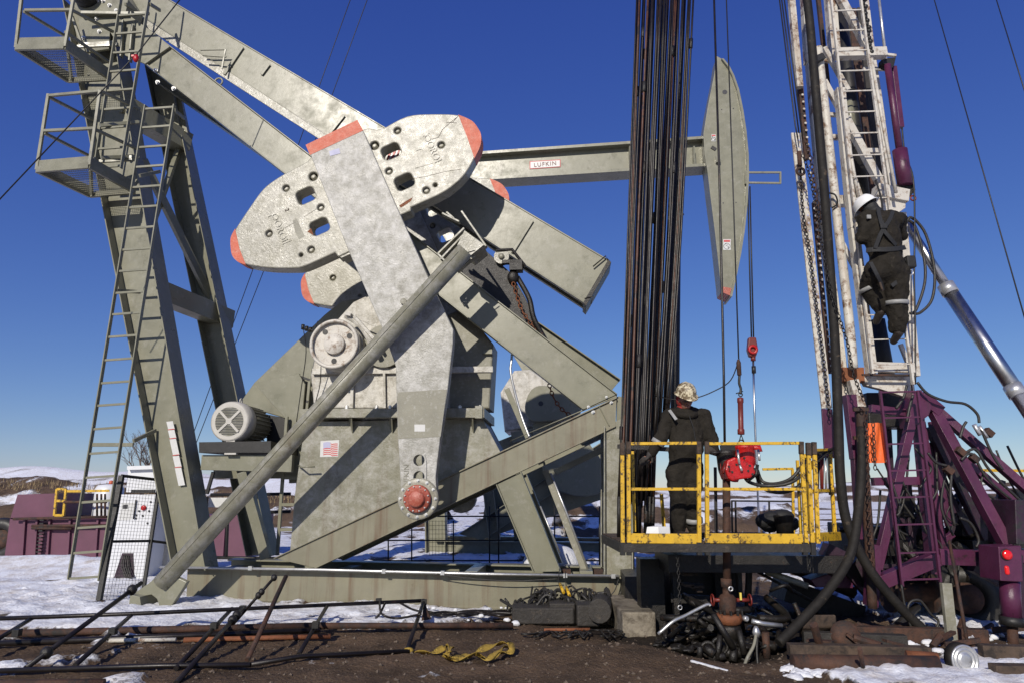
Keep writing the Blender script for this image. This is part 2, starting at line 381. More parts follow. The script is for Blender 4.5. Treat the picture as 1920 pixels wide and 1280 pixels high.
while yv < 1400: st *= 1.035 if yv < 40 else 1.12; yv += st; ys.append(yv)
ys = [-60, -20, -6, 0, 3, 4.4, 5.1] + ys
gm = MB(); sv = []
for y in ys:
    for x in xs:
        h, q = gheight(x, y); gm.v.append(V((x, y, h))); sv.append(q)
nx = len(xs)
gm.f = [(j * nx + i, j * nx + i + 1, (j + 1) * nx + i + 1, (j + 1) * nx + i) for j in range(len(ys) - 1) for i in range(nx - 1)]
gm.s = [True] * len(gm.f)
def ground_mat():
    m = bpy.data.materials.new('trampled_ground'); m.use_nodes = True; nt = m.node_tree; nd = nt.nodes; lk = nt.links.new
    b = nd['Principled BSDF']; geo = nd.new('ShaderNodeNewGeometry'); P = geo.outputs['Position']
    at = nd.new('ShaderNodeAttribute'); at.attribute_name = 'snow'
    def nz(s, d=5, r=.65):
        t = nd.new('ShaderNodeTexNoise'); t.inputs['Scale'].default_value = s; t.inputs['Detail'].default_value = d; t.inputs['Roughness'].default_value = r; lk(P, t.inputs['Vector']); return t.outputs['Fac']
    def mr(v, a, c, d=0, e=1):
        t = nd.new('ShaderNodeMapRange')
        for i, q in enumerate((a, c, d, e)): t.inputs[i + 1].default_value = q
        lk(v, t.inputs[0]); return t.outputs[0]
    def mix(f, a, c):
        t = nd.new('ShaderNodeMix'); t.data_type = 'RGBA'; lk(f, t.inputs['Factor'])
        for q, i in ((a, 6), (c, 7)):
            if isinstance(q, tuple): t.inputs[i].default_value = (*q, 1)
            else: lk(q, t.inputs[i])
        return t.outputs[2]
    def ma(op, a, c):
        t = nd.new('ShaderNodeMath'); t.operation = op
        for q, i in ((a, 0), (c, 1)):
            if isinstance(q, (int, float)): t.inputs[i].default_value = q
            else: lk(q, t.inputs[i])
        return t.outputs[0]
    s = ma('ADD', at.outputs['Fac'], ma('MULTIPLY', ma('SUBTRACT', nz(7, 6, .75), .5), .55))
    f = mr(s, .47, .58)
    dirt = mix(mr(nz(1.3), .35, .65), (.062, .040, .024), (.165, .107, .066))
    dirt = mix(mr(nz(38, 3, .8), .56, .66), dirt, (.19, .14, .10))
    vo = nd.new('ShaderNodeTexVoronoi'); vo.inputs['Scale'].default_value = 26; lk(P, vo.inputs['Vector'])
    dirt = mix(mr(vo.outputs['Distance'], .10, .16, .8, 0), dirt, (.20, .155, .115))
    at2 = nd.new('ShaderNodeAttribute'); at2.attribute_name = 'oil'
    dirt = mix(mr(ma('ADD', at2.outputs['Fac'], ma('MULTIPLY', ma('SUBTRACT', nz(3, 5, .7), .5), .5)), .3, .6, 0, .9), dirt, (.014, .010, .008))
    snow = mix(mr(nz(3, 6, .7), .42, .72), (.84, .86, .90), (.50, .44, .38))
    snow = mix(mr(nz(.25, 4, .6), .5, .7), snow, (.84, .86, .90))
    lk(mix(f, dirt, snow), b.inputs['Base Color'])
    b.inputs['Roughness'].default_value = .85; b.inputs['Specular IOR Level'].default_value = .25
    bp = nd.new('ShaderNodeBump'); bp.inputs['Strength'].default_value = 1.0; bp.inputs['Distance'].default_value = .05
    lk(ma('MULTIPLY', ma('ADD', nz(22, 6, .75), ma('MULTIPLY', vo.outputs['Distance'], .3)), mr(f, 0, 1, 1, .35)), bp.inputs['Height']); lk(bp.outputs[0], b.inputs['Normal'])
    return m
GM = ground_mat()
g = build('ground', gm, GM, kind='structure')
at = g.data.attributes.new('snow', 'FLOAT', 'POINT'); at.data.foreach_set('value', sv)
oil = [max(math.exp(-(((q.x - 2.6) / 1.9) ** 2 + ((q.y - 9.4) / 1.7) ** 2) ** 2), math.exp(-(((q.x - 1.6) / .9) ** 2 + ((q.y - 10.5) / 1.6) ** 2))) for q in gm.v]
at = g.data.attributes.new('oil', 'FLOAT', 'POINT'); at.data.foreach_set('value', oil)

def ridge(name, x0, x1, y, ytop_px, depth, seed, snow, steps=140, amp=1.0, grow=8):
    """a strip of hillside whose skyline follows ytop_px(px)"""
    m = MB(); vals = []
    for j in range(grow + 1):
        t = j / grow
        for i in range(steps + 1):
            x = x0 + (x1 - x0) * i / steps; yy = y + depth * t
            px = 960 + F_PX * x / (y * 1.03) ; top = PY(px, ytop_px(px), y + depth).z
            z = -.3 + (top + .3) * (t ** .8) + amp * .25 * fbm(x, yy, 4, 3.0 / depth, seed) * math.sin(math.pi * min(1, t * 1.1)) + amp * .06 * fbm(x, yy, 3, 9 / depth, seed + 4)
            m.v.append(V((x, yy, z))); vals.append(snow + .55 * fbm(x * .25, yy, 5, 12 / depth, seed + 9) + .12)
    k = steps + 1
    for i in range(steps + 1): q = m.v[grow * k + i]; m.v.append(V((q.x, q.y + depth * 2, -1))); vals.append(.9)
    m.f = [(j * k + i, j * k + i + 1, (j + 1) * k + i + 1, (j + 1) * k + i) for j in range(grow + 1) for i in range(steps)]
    m.s = [True] * len(m.f)
    o = build(name, m, GM, kind='structure'); a = o.data.attributes.new('snow', 'FLOAT', 'POINT'); a.data.foreach_set('value', vals); return o
ridge('hills', -170, -6, 150, lambda p: 877 + .035 * max(0, p) + 4 * math.sin(p * .021), 30, 1, .62)
ridge('hills', -40, 190, 150, lambda p: 921 - .004 * p + 4 * math.sin(p * .017 + 1) - (8 if p > 1500 else 0), 26, 2, .42)
ridge('embankment', -42, -4, 34, lambda p: 899 + .05 * p + 5 * math.sin(p * .03), 7, 5, .22, amp=1.6)
ridge('embankment', 2, 12, 26, lambda p: 944 - 8 * math.sin((p - 1000) * .012), 5, 7, .34, amp=1.2)

# dry grass along the banks and the field edge
gb = MB()
def tuft(c, h, n):
    for _ in range(n):
        a = rnd.uniform(0, 6.28); d = V((math.cos(a), math.sin(a), 0)); s = V((-d.y, d.x, 0)) * .012 * (1 + h)
        b0 = c + V((rnd.uniform(-.12, .12), rnd.uniform(-.12, .12), -.03)) * (1 + h); tp = b0 + UP * h * rnd.uniform(.5, 1) + d * h * rnd.uniform(.1, .5)
        gb.add([b0 - s, b0 + s, tp], [(0, 1, 2)])
for _ in range(900):
    x = rnd.uniform(-40, -4); tuft(V((x, 41 + rnd.uniform(-4, .2), 0)) + UP * (PY(960 + F_PX * x / 35, 899 + .05 * (960 + F_PX * x / 35), 41).z - .15 - rnd.uniform(0, .5)), .35, 4)
for _ in range(700):
    x = rnd.uniform(2, 12); t = rnd.uniform(.2, 1); tuft(V((x, 26 + 5 * t, -.25 + 1.6 * t ** .8 * .62)), .28, 4)
for _ in range(700):
    x = rnd.uniform(5, 16); y = rnd.uniform(16, 34); tuft(V((x, y, gheight(x, y)[0])), .25, 4)
build('dry_grass', gb, M['grassd'], kind='stuff')

# loose stones on the dirt
sm = MB()
for _ in range(1500):
    y = 6.4 + 3.4 * rnd.random() ** 1.2; x = rnd.uniform(-.62 * y, .62 * y); h, q = gheight(x, y)
    if q > .5: continue
    r = .006 + .022 * rnd.random() ** 4
    c = V((x, y, h + r * .3)); a = rnd.random() * 3
    vs = [c + V((math.cos(a + k * 1.57) * r * rnd.uniform(.7, 1.3), math.sin(a + k * 1.57) * r, 0)) for k in range(4)] + [c + V((rnd.uniform(-.3, .3) * r, 0, r * .8)), c - UP * r]
    sm.add(vs, [(0, 1, 4), (1, 2, 4), (2, 3, 4), (3, 0, 4), (1, 0, 5), (2, 1, 5), (3, 2, 5), (0, 3, 5)])
build('gravel', sm, mat('brown_pebbles', (.12, .09, .065), .85, var=.5, vs=30), kind='stuff')

# bare tree far behind the machine
def bare_tree(px, py, Y, h):
    base = PY(px, py, Y); base.z = 0
    t = empty('bare_tree', base, 'leafless tree on the skyline behind the tall ladder', 'tree')
    r = random.Random(3); tk = MB(); br = MB()
    def grow(p, d, L, rad, lv):
        q = p + d * L; (tk if lv == 0 else br).tube([p, (p + q) / 2 + V((r.uniform(-.04, .04), 0, 0)) * L, q], rad, 5, False, rad * .65)
        if lv < 5:
            for _ in range(3 if lv else 5):
                nd_ = (d + V((r.uniform(-.75, .75), r.uniform(-.75, .75), r.uniform(-.1, .5)))).normalized()
                grow(p.lerp(q, r.uniform(.55, 1)), nd_, L * r.uniform(.55, .78), rad * .55, lv + 1)
    grow(base, UP, h * .36, h * .022, 0)
    build('trunk', tk, M['bark'], t); build('crown', br, M['bark'], t)
bare_tree(278, 880, 60, 7.5)

# ------------------------------------------------------------ the big unit: frame
U = empty('pumping_unit', PG(760, 1130), 'huge olive beam pumping unit in the foreground with red tipped counterweights and no horse head', 'pumping unit')
def part(name, mb, m='olive', parent=U, bev=.004, **k): return build(name, mb, M[m] if isinstance(m, str) else m, parent, bev, **k)
# longitudinal base beams
for d, mm in ((0, 'oliverust'), (1.45, 'olive')):
    x = FJ.n * d; G_ = lambda px, py: D(px, py, 0) + x
    part('base_beam', ibeam(G_(352, 1062), G_(1174, 1079), G_(350, 1124), G_(1174, 1152), .30, .025, .02), mm)
cb = MB()
for px in (380, 620, 880, 1100, 1160):
    a = D(px, 1098, 0); part('cross_member', MB().bar(a + N * .16, a + N * 1.3, .2, .4), 'olive')
a = D(1180, 1115, 0); part('end_plate', MB().bar(a - N * .2, a + N * 1.6, .05, .62), 'oily')
# conduit along the near base beam
co = MB(); co.tube([D(300, 1062, -.2), D(600, 1067, -.2), D(900, 1075, -.2), D(1160, 1079, -.2)], .02, 8)
for px, py in ((470, 1064), (720, 1070), (830, 1073), (1060, 1078), (1150, 1079)): co.bar(D(px, py, -.2) - E * .03, D(px, py, -.2) + E * .03, .06, .06)
part('conduit', co, 'steel', bev=0)
cb = MB()
cb.tube(spline([D(820, 1075, -.22), D(880, 1083, -.23), D(960, 1088, -.23), D(1050, 1084, -.22)], 6), .008, 5)
cb.tube(spline([D(1160, 1084, -.2), D(1148, 1112, -.22), D(1112, 1124, -.24), D(1060, 1132, -.3)], 6), .008, 5)
cb.tube(spline([D(1170, 1090, -.2), D(1160, 1115, -.22), D(1125, 1126, -.24), D(1080, 1134, -.3)], 6), .008, 5)
part('power_cable', cb, 'rubber', bev=0)
# slanting base beam and upright at the well end (near side and far side)
for d, w_ in ((0, .13), (1.35, .2)):
    x = N * d; G_ = lambda px, py: D(px, py, 0) + x
    part('slanting_beam', ibeam(G_(515, 1045), G_(1156, 744), G_(594, 1064), G_(1154, 800), w_, .025, .06), 'oliverust' if d == 0 else 'olive')
    part('well_end_post', ibeam(G_(1132, 800), G_(1132, 1078), G_(1186, 775), G_(1186, 1078), .24, .02, .05), 'olivew')
    part('inclined_leg', ibeam(G_(931, 908), G_(1000, 1071), G_(978, 884), G_(1052, 1070), .22, .02, .05))
part('stiffener', MB().bar(D(1124, 762, -.045), D(1142, 797, -.045), .014, .03), 'olive')
part('web_plate', plate(FJ, [(1156, 744), (1160, 742), (1186, 748), (1190, 1076), (1154, 1076)], .03, .06))
bb = MB(); bolts(bb, [D(x, y, -.03) for x, y in ((1103, 762), (1112, 772), (1137, 744), (1146, 754))], -N, .022)
part('bolts', bb, 'steel', bev=0, kind='stuff')
# long braces from the rear bearing down to the well end
def G_(px, py, d): return D(px, py, d)
part('front_brace', ibeam(G_(296, 70, .12), G_(1157, 739, .02), G_(266, 116, .12), G_(1093, 768, .02), .19, .02, .12))
part('front_brace', ibeam(G_(306, 118, 1.0), G_(1163, 712, 1.35), G_(300, 160, 1.0), G_(1135, 745, 1.35), .24, .02, .05))
lg = MB(); lg.ring(G_(410, 154, .1), (N), .075, .018, 18, 6); part('lifting_lug', lg, bev=0)
part('brace_end_plate', MB().prism([D(955, 826, -.02), D(1157, 743, -.02), D(1157, 737, -.02), D(1096, 766, -.02)], N * .06), 'olive')
# rear legs
for a in ((D(128, 20, .25), D(392, 1062, 0), D(232, 150, .25), D(408, 1062, 0)),):
    pass
def leg(L0, L1, R0, R1, w_=.42): return ibeam(L0, L1, R0, R1, w_, .022, .03)
part('rear_leg', leg(D(130, 10, .28), D(336, 1066, 0), D(216, 20, .28), D(398, 1066, 0)))
part('rear_leg', leg(D(276, 105, 1.3), D(470, 1040, 2.05), D(322, 125, 1.3), D(516, 1040, 2.05), .42))
part('leg_cross_beam', MB().bar(D(280, 540, .15), D(428, 600, 2.05), .30, .36), 'olive')
part('leg_cross_beam', MB().bar(D(225, 198, .25), D(350, 272, 1.5), .34, .40), 'olive')
part('diagonal_brace', MB().bar(D(268, 300, .3), D(400, 570, 1.8), .10, .14), 'olive')
part('diagonal_brace', MB().bar(D(336, 278, 1.4), D(272, 460, .2), .08, .12), 'olive')
# saddle and gusset plates at the rear bearing
part('gusset_plate', plate(FJ, [(150, -40), (232, 22), (300, 70), (318, 88), (272, 120), (234, 104), (206, 60), (204, 92), (152, 100), (146, 20)], .0, .05))
part('saddle_housing', plate(FJ, [(110, -90), (180, -95), (240, 0), (236, 22), (150, 26), (120, -10)], -.12, .35))
bl = MB(); bl.lathe(D(160, -12, -.2), -N, [(.26, -.3), (.26, .10), (.2, .13), (.1, .13), (.1, .18)], 28); part('bearing_cap', bl, 'black', bev=0)
bb = MB(); bolts(bb, [D(x, y, -.12) for x, y in ((183, 2), (194, 3), (206, 11), (219, 21))] + [D(x, y, 0) for x, y in ((182, 36), (187, 60), (157, 72), (172, 86), (230, 6), (292, 133), (296, 155), (326, 167))], -N, .03, .035)
part('bolts', bb, 'steel', bev=0, kind='stuff')
part('gusset_plate', plate(FJ, [(280, 128), (336, 168), (352, 250), (305, 222), (296, 205)], 1.26, 1.29))
part('gusset_bracket', MB().bar(D(232, 40, -.04), D(228, 108, -.04), .03, .1).bar(D(250, 48, -.04), D(244, 116, -.04), .03, .1), 'olive')
# stickers on the near rear leg
SB = MB()
for k, (a, b) in enumerate(((0, .13), (.135, .27), (.275, .53), (.54, .72), (.725, 1))):
    p0 = V((312, 790)); p1 = V((334, 910)); w0 = 12; q = lambda t, dx: D(p0.x + (p1.x - p0.x) * t + dx, p0.y + (p1.y - p0.y) * t - dx * .12, -.03)
    st = MB().prism([q(a, 0), q(a, w0), q(b, w0 + 1), q(b, 1)], -N * .003)
    s_ = build('sticker', st, M['sticker'], U)
    if k < 4: build('printed_line', MB().prism([q(b - .012, 0) - N * .004, q(b - .012, w0) - N * .004, q(b, w0 + 1) - N * .004, q(b, 1) - N * .004], -N * .002), M['redink'], s_)

# ------------------------------------------------------------ walking beam
W0 = .62
wb = part('walking_beam', ibeam(D(60, -152, W0 - .17), D(1141, 489, W0 - .17), D(36, -117, W0 - .17), D(1094, 569, W0 - .17), .11, .022, .08), 'olive')
wb2 = ibeam(D(60, -152, W0 - .17) + N * .34, D(1141, 489, W0 - .17) + N * .34, D(36, -117, W0 - .17) + N * .34, D(1094, 569, W0 - .17) + N * .34, .11, .022, .08)
part('walking_beam_web', wb2, 'olive')
part('doubler_plate', MB().prism([D(216, 0, W0 - .225), D(480, 168, W0 - .225), D(604, 246, W0 - .225), D(700, 308, W0 - .225), D(694, 322, W0 - .225), D(472, 180, W0 - .225), D(206, 8, W0 - .225)], N * .03), 'cast')
part('end_plate', MB().hexa([D(1141, 486, .30), D(1146, 492, .30), D(1099, 574, .30), D(1093, 568, .30)], [D(1141, 486, .30) + N * .6, D(1146, 492, .30) + N * .6, D(1099, 574, .30) + N * .6, D(1093, 568, .30) + N * .6]), 'oily')
for x0, y0, x1, y1 in ((998, 413, 960, 474), (455, 88, 420, 140), (645, 216, 618, 250), (505, 120, 490, 140)):
    part('stiffener', MB().bar(D(x0, y0, W0 - .24), D(x1, y1, W0 - .24), .015, .06), 'olive')
hk = MB(); hk.tube([D(1140, 488, .35), D(1136, 480, .35), D(1112, 500, .35)], .012, 6); hk.tube([D(1096, 560, .3), D(1112, 556, .28), D(1108, 570, .28)], .01, 6); part('latch', hk, 'black', bev=0)
# small lugs standing off the beam, lower left
sl = MB()
for a, b in (((376, 94), (423, 93)), ((380, 104), (424, 107)), ((423, 93), (416, 130))): sl.bar(D(*a, W0 - .4), D(*b, W0 - .4), .025, .025)
part('beam_hand_rail', sl, 'olive', bev=0)

# ------------------------------------------------------------ near crank and its weights
DC = -.80                                     # front face of the crank arm
TH = .18
def smooth_run(pts, i0, i1, n=4):
    out = list(pts[:i0]); seg = [V((*p, 0)) for p in pts[i0:i1 + 1]]
    return out + [(q.x, q.y) for q in spline(seg, n)] + list(pts[i1 + 1:])
def crank(dx, tips=True, full=True):
    """everything is laid out once on the near plane, then the far set is moved back by dx"""
    off = N * dx + E * (.24 if dx else 0)
    def sh(mb):
        mb.v = [q + off for q in mb.v]; return mb
    arm_pts = [(574, 273), (670, 226), (682, 248), (742, 384), (806, 527), (850, 618), (849, 645), (840, 726), (825, 823), (817, 892)]
    a0, b0 = FJ.sz(785, 934, DC); r = .27
    arc = [(a0 + r * math.cos(t), b0 + r * math.sin(t)) for t in [R(10 - 20 * k) for k in range(11)]]
    L = [FJ.sz(x, y, DC) for x, y in arm_pts] + arc + [FJ.sz(x, y, DC) for x, y in ((746, 816), (743, 731), (742, 687), (716, 613), (651, 465), (579, 283))]
    arm = part('crank_arm', sh(plate2(FJ, [L, circ(FJ, 786, 862, DC, .085), circ(FJ, 786, 893, DC, .085)][:3], DC, DC + TH, .012)), 'frost', bev=0)
    if full:
        sub = lambda n, mb, m, **k: build(n, sh(mb), M[m] if isinstance(m, str) else m, arm, **k)
        sub('painted_band', MB().prism([D(573, 272, DC - .004), D(670, 225, DC - .004), D(681, 245, DC - .004), D(581, 291, DC - .004)], N * .003), 'red')
        sub('bare_patch', MB().prism([D(x, y, DC - .004) for x, y in ((745, 735), (838, 729), (826, 818), (747, 822))], N * .003), 'patch')
        sub('slot_plate', plate2(FJ, [smoothpoly([FJ.sz(x, y, DC) for x, y in ((770, 860), (774, 851), (786, 848), (797, 852), (800, 862), (800, 905), (770, 905))], 1), circ(FJ, 786, 862, DC, .085), circ(FJ, 786, 893, DC, .085)], DC - .02, DC), 'frost')
        pin = MB(); c = D(785, 934, DC)
        pin.lathe(c, -N, [(.30, -.02), (.30, .05), (.27, .06), (.22, .06)], 36)
        sub('pin_flange', pin, 'cast')
        pin = MB(); pin.lathe(c, -N, [(.20, .04), (.20, .12), (.18, .14), (.12, .14), (.12, .18), (.10, .20), (.0, .205)], 36)
        sub('crank_pin', pin, 'redpin')
        pb = MB(); bolts(pb, [c + E * .26 * math.cos(t) + UP * .26 * math.sin(t) - N * .06 for t in [R(30 * k) for k in range(12)]], -N, .018, .02); bolts(pb, [c + E * .175 * math.cos(t) + UP * .175 * math.sin(t) - N * .15 for t in [R(15 + 30 * k) for k in range(12)]], -N, .008, .01)
        sub('pin_bolts', pb, 'steel', kind='stuff')
        eb = MB(); eb.lathe(D(757, 566, DC), -N, [(.05, 0), (.05, .03), (.04, .035)], 18); eb.bar(D(757, 571, DC - .035), D(757, 561, DC - .035), .012, .012); sub('grease_plug', eb, 'patch')
        sub('cast_text', text(FJ, 'LUFKIN', 762, 893, DC, .11, R(90), .008), 'patch')
        sub('name_sticker', MB().prism([D(x, y, DC - .005) for x, y in ((777, 795), (797, 795), (797, 808), (777, 808))], N * .003), 'sticker')
        sub('maker_sticker', MB().prism([D(x, y, DC - .005) for x, y in ((617, 284), (636, 278), (638, 288), (619, 293))], N * .003), 'blueink')
    def weight(outline, run, tip, squares, rings, smalls, bigs, name='counterweight'):
        d0, d1 = DC + .10, DC + .38
        L = [[FJ.sz(x, y, d0) for x, y in smooth_run(outline, *run)]]
        for x, y, a in squares: L.append(rsq(FJ, x, y, d0, .25, .31, R(a), .075))
        for x, y, r_ in bigs: L.append(circ(FJ, x, y, d0, .075 * r_, 16))
        for x, y in rings: L.append(circ(FJ, x, y, d0, .058, 16))
        for x, y in smalls: L.append(circ(FJ, x, y, d0, .033, 12))
        w_ = part(name, sh(plate2(FJ, L, d0, d1, .02)), 'cast', bev=0)
        bt = MB()
        for x, y in rings: bt.lathe(FJ.p(x, y, d0 + .05) , -N, [(.062, -.3), (.045, 0), (.02, .0)], 12)
        for x, y, _ in bigs: bt.lathe(FJ.p(x, y, d0 + .05), -N, [(.08, -.3), (.04, 0), (.02, .0)], 12)
        build('weight_bolts', sh(bt), M['cast'], w_, kind='stuff')
        if tips:
            T = [FJ.sz(x, y, d0) for x, y in smooth_run(tip, 0, len(tip) - 2)]
            build('painted_tip', sh(plate2(FJ, [T], d0 - .004, d0 + .27)), M['red'], w_)
        return w_, d0
    # left weight
    lo = [(590, 286), (576, 303), (548, 318), (520, 334), (493, 355), (466, 392), (441, 430), (434, 446), (433, 460), (436, 478), (447, 490), (462, 496), (500, 502), (545, 503), (566, 501), (598, 488), (628, 474), (634, 482), (660, 470), (690, 455), (640, 350)]
    wl, d0 = weight(lo, (1, 15), [(441, 429), (433.3, 444), (432.2, 459), (435.3, 479), (446, 491), (461, 496.8), (449, 466)],
           [(573, 367, -66), (599, 425, -66)], [(536, 353), (601, 389), (504, 438), (583, 468)], [(564, 478)], [(587, 331, 1)])
    ro = [(672, 252), (682, 242), (694, 240), (706, 243), (720, 240), (764, 218), (812, 214), (861, 216), (882, 226), (895, 240), (901, 254), (899, 276), (874, 324), (845, 352), (820, 367), (771, 389), (770, 396), (750, 404), (735, 400)]
    wr, d0 = weight(ro, (4, 14), [(859, 215.4), (884, 226.6), (896, 240.5), (902, 254), (900.5, 274), (889.5, 297.5), (876, 258)],
           [(733, 284, -66), (758, 341, -66)], [(745, 245), (729, 321), (827, 272), (799, 357)], [(816, 347)], [(702, 273, 1)])
    if full:
        for w_, cx, cy, tx in ((wl, 524, 429, 'OOROL'), (wr, 810, 279, 'OOROI')):
            build('cast_letters', text(FJ, tx, cx, cy, d0, .165, R(-66), .012), M['cast'], w_)
            q = lambda x, y: FJ.p(cx + x, cy + y, d0 - .003)
            fr = MB(); c4 = [q(-22, -22), q(-6, -29), q(22, 22), q(6, 29)] if tx == 'OOROL' else [q(-17, -23), q(-4, -29), q(18, 20), q(5, 27)]
            for i in range(4): fr.bar(c4[i], c4[(i + 1) % 4], .012, .012)
            build('letter_frame', fr, M['cast'], w_)
        # pads between arm and weight
        fr = MB()
        for a, b in (((780, 283), (791, 279)), ((791, 279), (800, 302)), ((780, 283), (787, 306))): fr.bar(FJ.p(*a, d0 - .003), FJ.p(*b, d0 - .003), .01, .01)
        build('letter_frame', fr, M['cast'], wr)
        tg = MB(); tg.prism([FJ.p(x, y, d0 - .002) for x, y in ((549, 414), (557, 411), (571, 443), (560, 449), (553, 435))], N * .006)
        build('tag_recess', tg, M['patch'], wl)
        cr = MB(); cr.tube([FJ.p(x, y, d0 - .001) for x, y in ((862, 216), (846, 229), (830, 243), (822, 258), (809, 262))], .004, 4); cr.tube([FJ.p(x, y, d0 - .001) for x, y in ((837, 230), (857, 231))], .004, 4); cr.tube([FJ.p(x, y, d0 - .001) for x, y in ((858, 219), (848, 231))], .004, 4)
        cr.tube([FJ.p(x, y, d0 - .001) for x, y in ((772, 336), (800, 331), (835, 322), (864, 318))], .003, 4); cr.tube([FJ.p(x, y, d0 - .001) for x, y in ((778, 316), (800, 310), (813, 306))], .003, 4)
        cr.tube([FJ.p(x, y, d0 - .001) for x, y in ((534, 428), (552, 418))], .003, 4); cr.tube([FJ.p(x, y, d0 - .001) for x, y in ((570, 407), (592, 393))], .003, 4)
        build('chalk_line', cr, M['rust'], wr)
        build('cast_digit', text(FJ, '2', 538, 394, d0, .10, R(-66), .01), M['rust'], wl)
        rs = MB(); rs.prism([FJ.p(x, y, d0 - .002) for x, y in ((576, 435), (583, 428), (588, 441))], N * .004); rs.prism([FJ.p(x, y, d0 - .002) for x, y in ((748, 386), (760, 378), (774, 370), (770, 378), (752, 390))], N * .004)
        build('rust_patch', rs, M['rustbr'], wr)
    cl = MB(); cl.hexa([D(634, 478, DC + .12), D(655, 466, DC + .12), D(658, 476, DC + .12), D(640, 484, DC + .12)], [q + N * .3 for q in (D(634, 478, DC + .12), D(655, 466, DC + .12), D(658, 476, DC + .12), D(640, 484, DC + .12))])
    part('clamp_block', sh(cl), 'cast')
crank(0)
crank(2.42, full=False)
# striped tag seen through the window of the weight
st = MB(); st.prism([D(x, y, DC + .7) for x, y in ((726, 279), (746, 275), (749, 296), (730, 302))], N * .01)
tg = part('warning_tag', st, 'sticker', bev=0)
for k in range(3): build('stripe', MB().prism([D(x + 8 * k, y, DC + .69) for x, y in ((724, 300), (728, 301), (736, 278), (732, 279))], N * .005), M['toolred'], tg)

# ------------------------------------------------------------ gear reducer on its pedestal
PED = .10
pp = [(563, 792), (905, 784), (938, 852), (545, 1038), (552, 935)]
part('pedestal_plate', plate(FJ, [(572, 790), (905, 784), (940, 850), (752, 942), (543, 1042), (553, 925)], PED, PED + .04), 'olivew')
pb = plate(FJ, [(572, 790), (905, 784), (940, 850), (752, 942), (543, 1042), (553, 925)], PED, PED + .04); pb.v = [q + N * 1.05 for q in pb.v]
part('pedestal_plate', pb, 'olive')
part('pedestal_end_plate', MB().hexa([D(905, 786, PED + .04), D(940, 850, PED + .04), D(937, 852, PED + .04), D(901, 788, PED + .04)], [q + N * 1.0 for q in (D(905, 786, PED + .04), D(940, 850, PED + .04), D(937, 852, PED + .04), D(901, 788, PED + .04))]), 'olive')
part('pedestal_end_plate', MB().hexa([D(573, 792, PED + .04), D(578, 792, PED + .04), D(548, 1038, PED + .04), D(543, 1038, PED + .04)], [q + N * 1.0 for q in (D(573, 792, PED + .04), D(578, 792, PED + .04), D(548, 1038, PED + .04), D(543, 1038, PED + .04))]), 'olive')
tp = MB(); a, b = D(565, 777, 0), D(908, 776, 0)
tp.hexa([D(563, 766, -.12), D(908, 764, -.12), D(908, 782, -.12), D(563, 782, -.12)], [q + N * 1.45 for q in (D(563, 766, -.12), D(908, 764, -.12), D(908, 782, -.12), D(563, 782, -.12))])
part('bearing_shelf', tp, 'olivew')
for x in (657, 732, 884): part('gusset', MB().prism([D(x - 4, 783, .09), D(x + 1, 783, -.10), D(x + 3, 811, .09)], E * .02), 'olive')
bb = MB(); bolts(bb, [D(x, 766, -.06) for x in (600, 650, 706, 731, 862, 900)], UP, .03, .05); part('bolts', bb, 'steel', bev=0, kind='stuff')
part('mounting_pad', MB().box(D(898, 772, -.13), .12, .06, .2, E), 'olivew')
gb_ = [(588, 765), (582, 700), (596, 640), (640, 590), (662, 566), (700, 548), (800, 560), (838, 640), (838, 765)]
part('gearbox_housing', plate(FJ, gb_, .12, 1.12, .03), 'whitegear', bev=0)
part('gearbox_end', plate(FJ, [(830, 765), (820, 600), (870, 575), (925, 645), (918, 765)], .42, 1.1, .03), 'patch', bev=0)  # right part in a darker colour, standing in for shade behind the crank
part('gearbox_cap', MB().box(D(916, 662, .5), .16, .3, .08, E), 'olive')
part('gearbox_rib', MB().bar(D(664, 640, .1), D(660, 765, .1), .05, .1), 'whitegear')
part('gearbox_rib', MB().bar(D(720, 640, .1), D(722, 765, .1), .04, .1), 'whitegear')
part('gearbox_seam_flange', MB().hexa([D(585, 690, .05), D(924, 686, .05), D(924, 697, .05), D(585, 701, .05)], [q + N * .1 for q in (D(585, 690, .05), D(924, 686, .05), D(924, 697, .05), D(585, 701, .05))]), 'whitegear')
# shaft housings towards the near crank, black fill plate for the shade above
sh_ = MB(); sh_.lathe(D(757, 566, DC + TH), N, [(.30, 0), (.30, .5), (.36, .5), (.36, .95)], 28); part('crankshaft', sh_, 'olive', bev=0)
part('shade_fill_plate', plate(FJ, [(868, 500), (906, 466), (958, 512), (986, 560), (1002, 600), (985, 612), (940, 575), (866, 522)], .20, 1.0), 'oily')  # black plate put in for the shaded gap below the walking beam
# brake drum and brake
bd = MB(); c = D(627, 645, -.42)
bd.lathe(c, N, [(.33, .03), (.385, .03), (.405, 0), (.405, .10), (.385, .11), (.385, .22), (.40, .23), (.40, .40), (.12, .40)], 40)
dr = part('brake_drum', bd, 'whitegear', bev=0)
b2 = MB(); b2 = MB(); b2.ring(c - N * .02, N, .378, .030, 44, 8); build('drum_rim', b2, M['white'], dr)
b2 = MB(); b2.lathe(c - N * .025, -N, [(.17, -.04), (.17, .0), (.16, .012), (.0, .014)], 32); build('drum_hub', b2, M['white'], dr)
for a in (130, 30, -90):
    q = c + E * .27 * math.cos(R(a)) + UP * .27 * math.sin(R(a)) + N * .026
    build('drum_hole', MB().lathe(q, -N, [(.045, 0), (.045, .004)], 16), M['black'], dr)
b2 = MB(); b2.lathe(c + N * .03, -N, [(.345, 0), (.345, .002)], 36); build('drum_face', b2, M['white'], dr)
bs = MB(); bs.lathe(D(640, 648, .0), N, [(.42, 0), (.42, .12)], 30); part('gearbox_cover', bs, 'whitegear', bev=0)
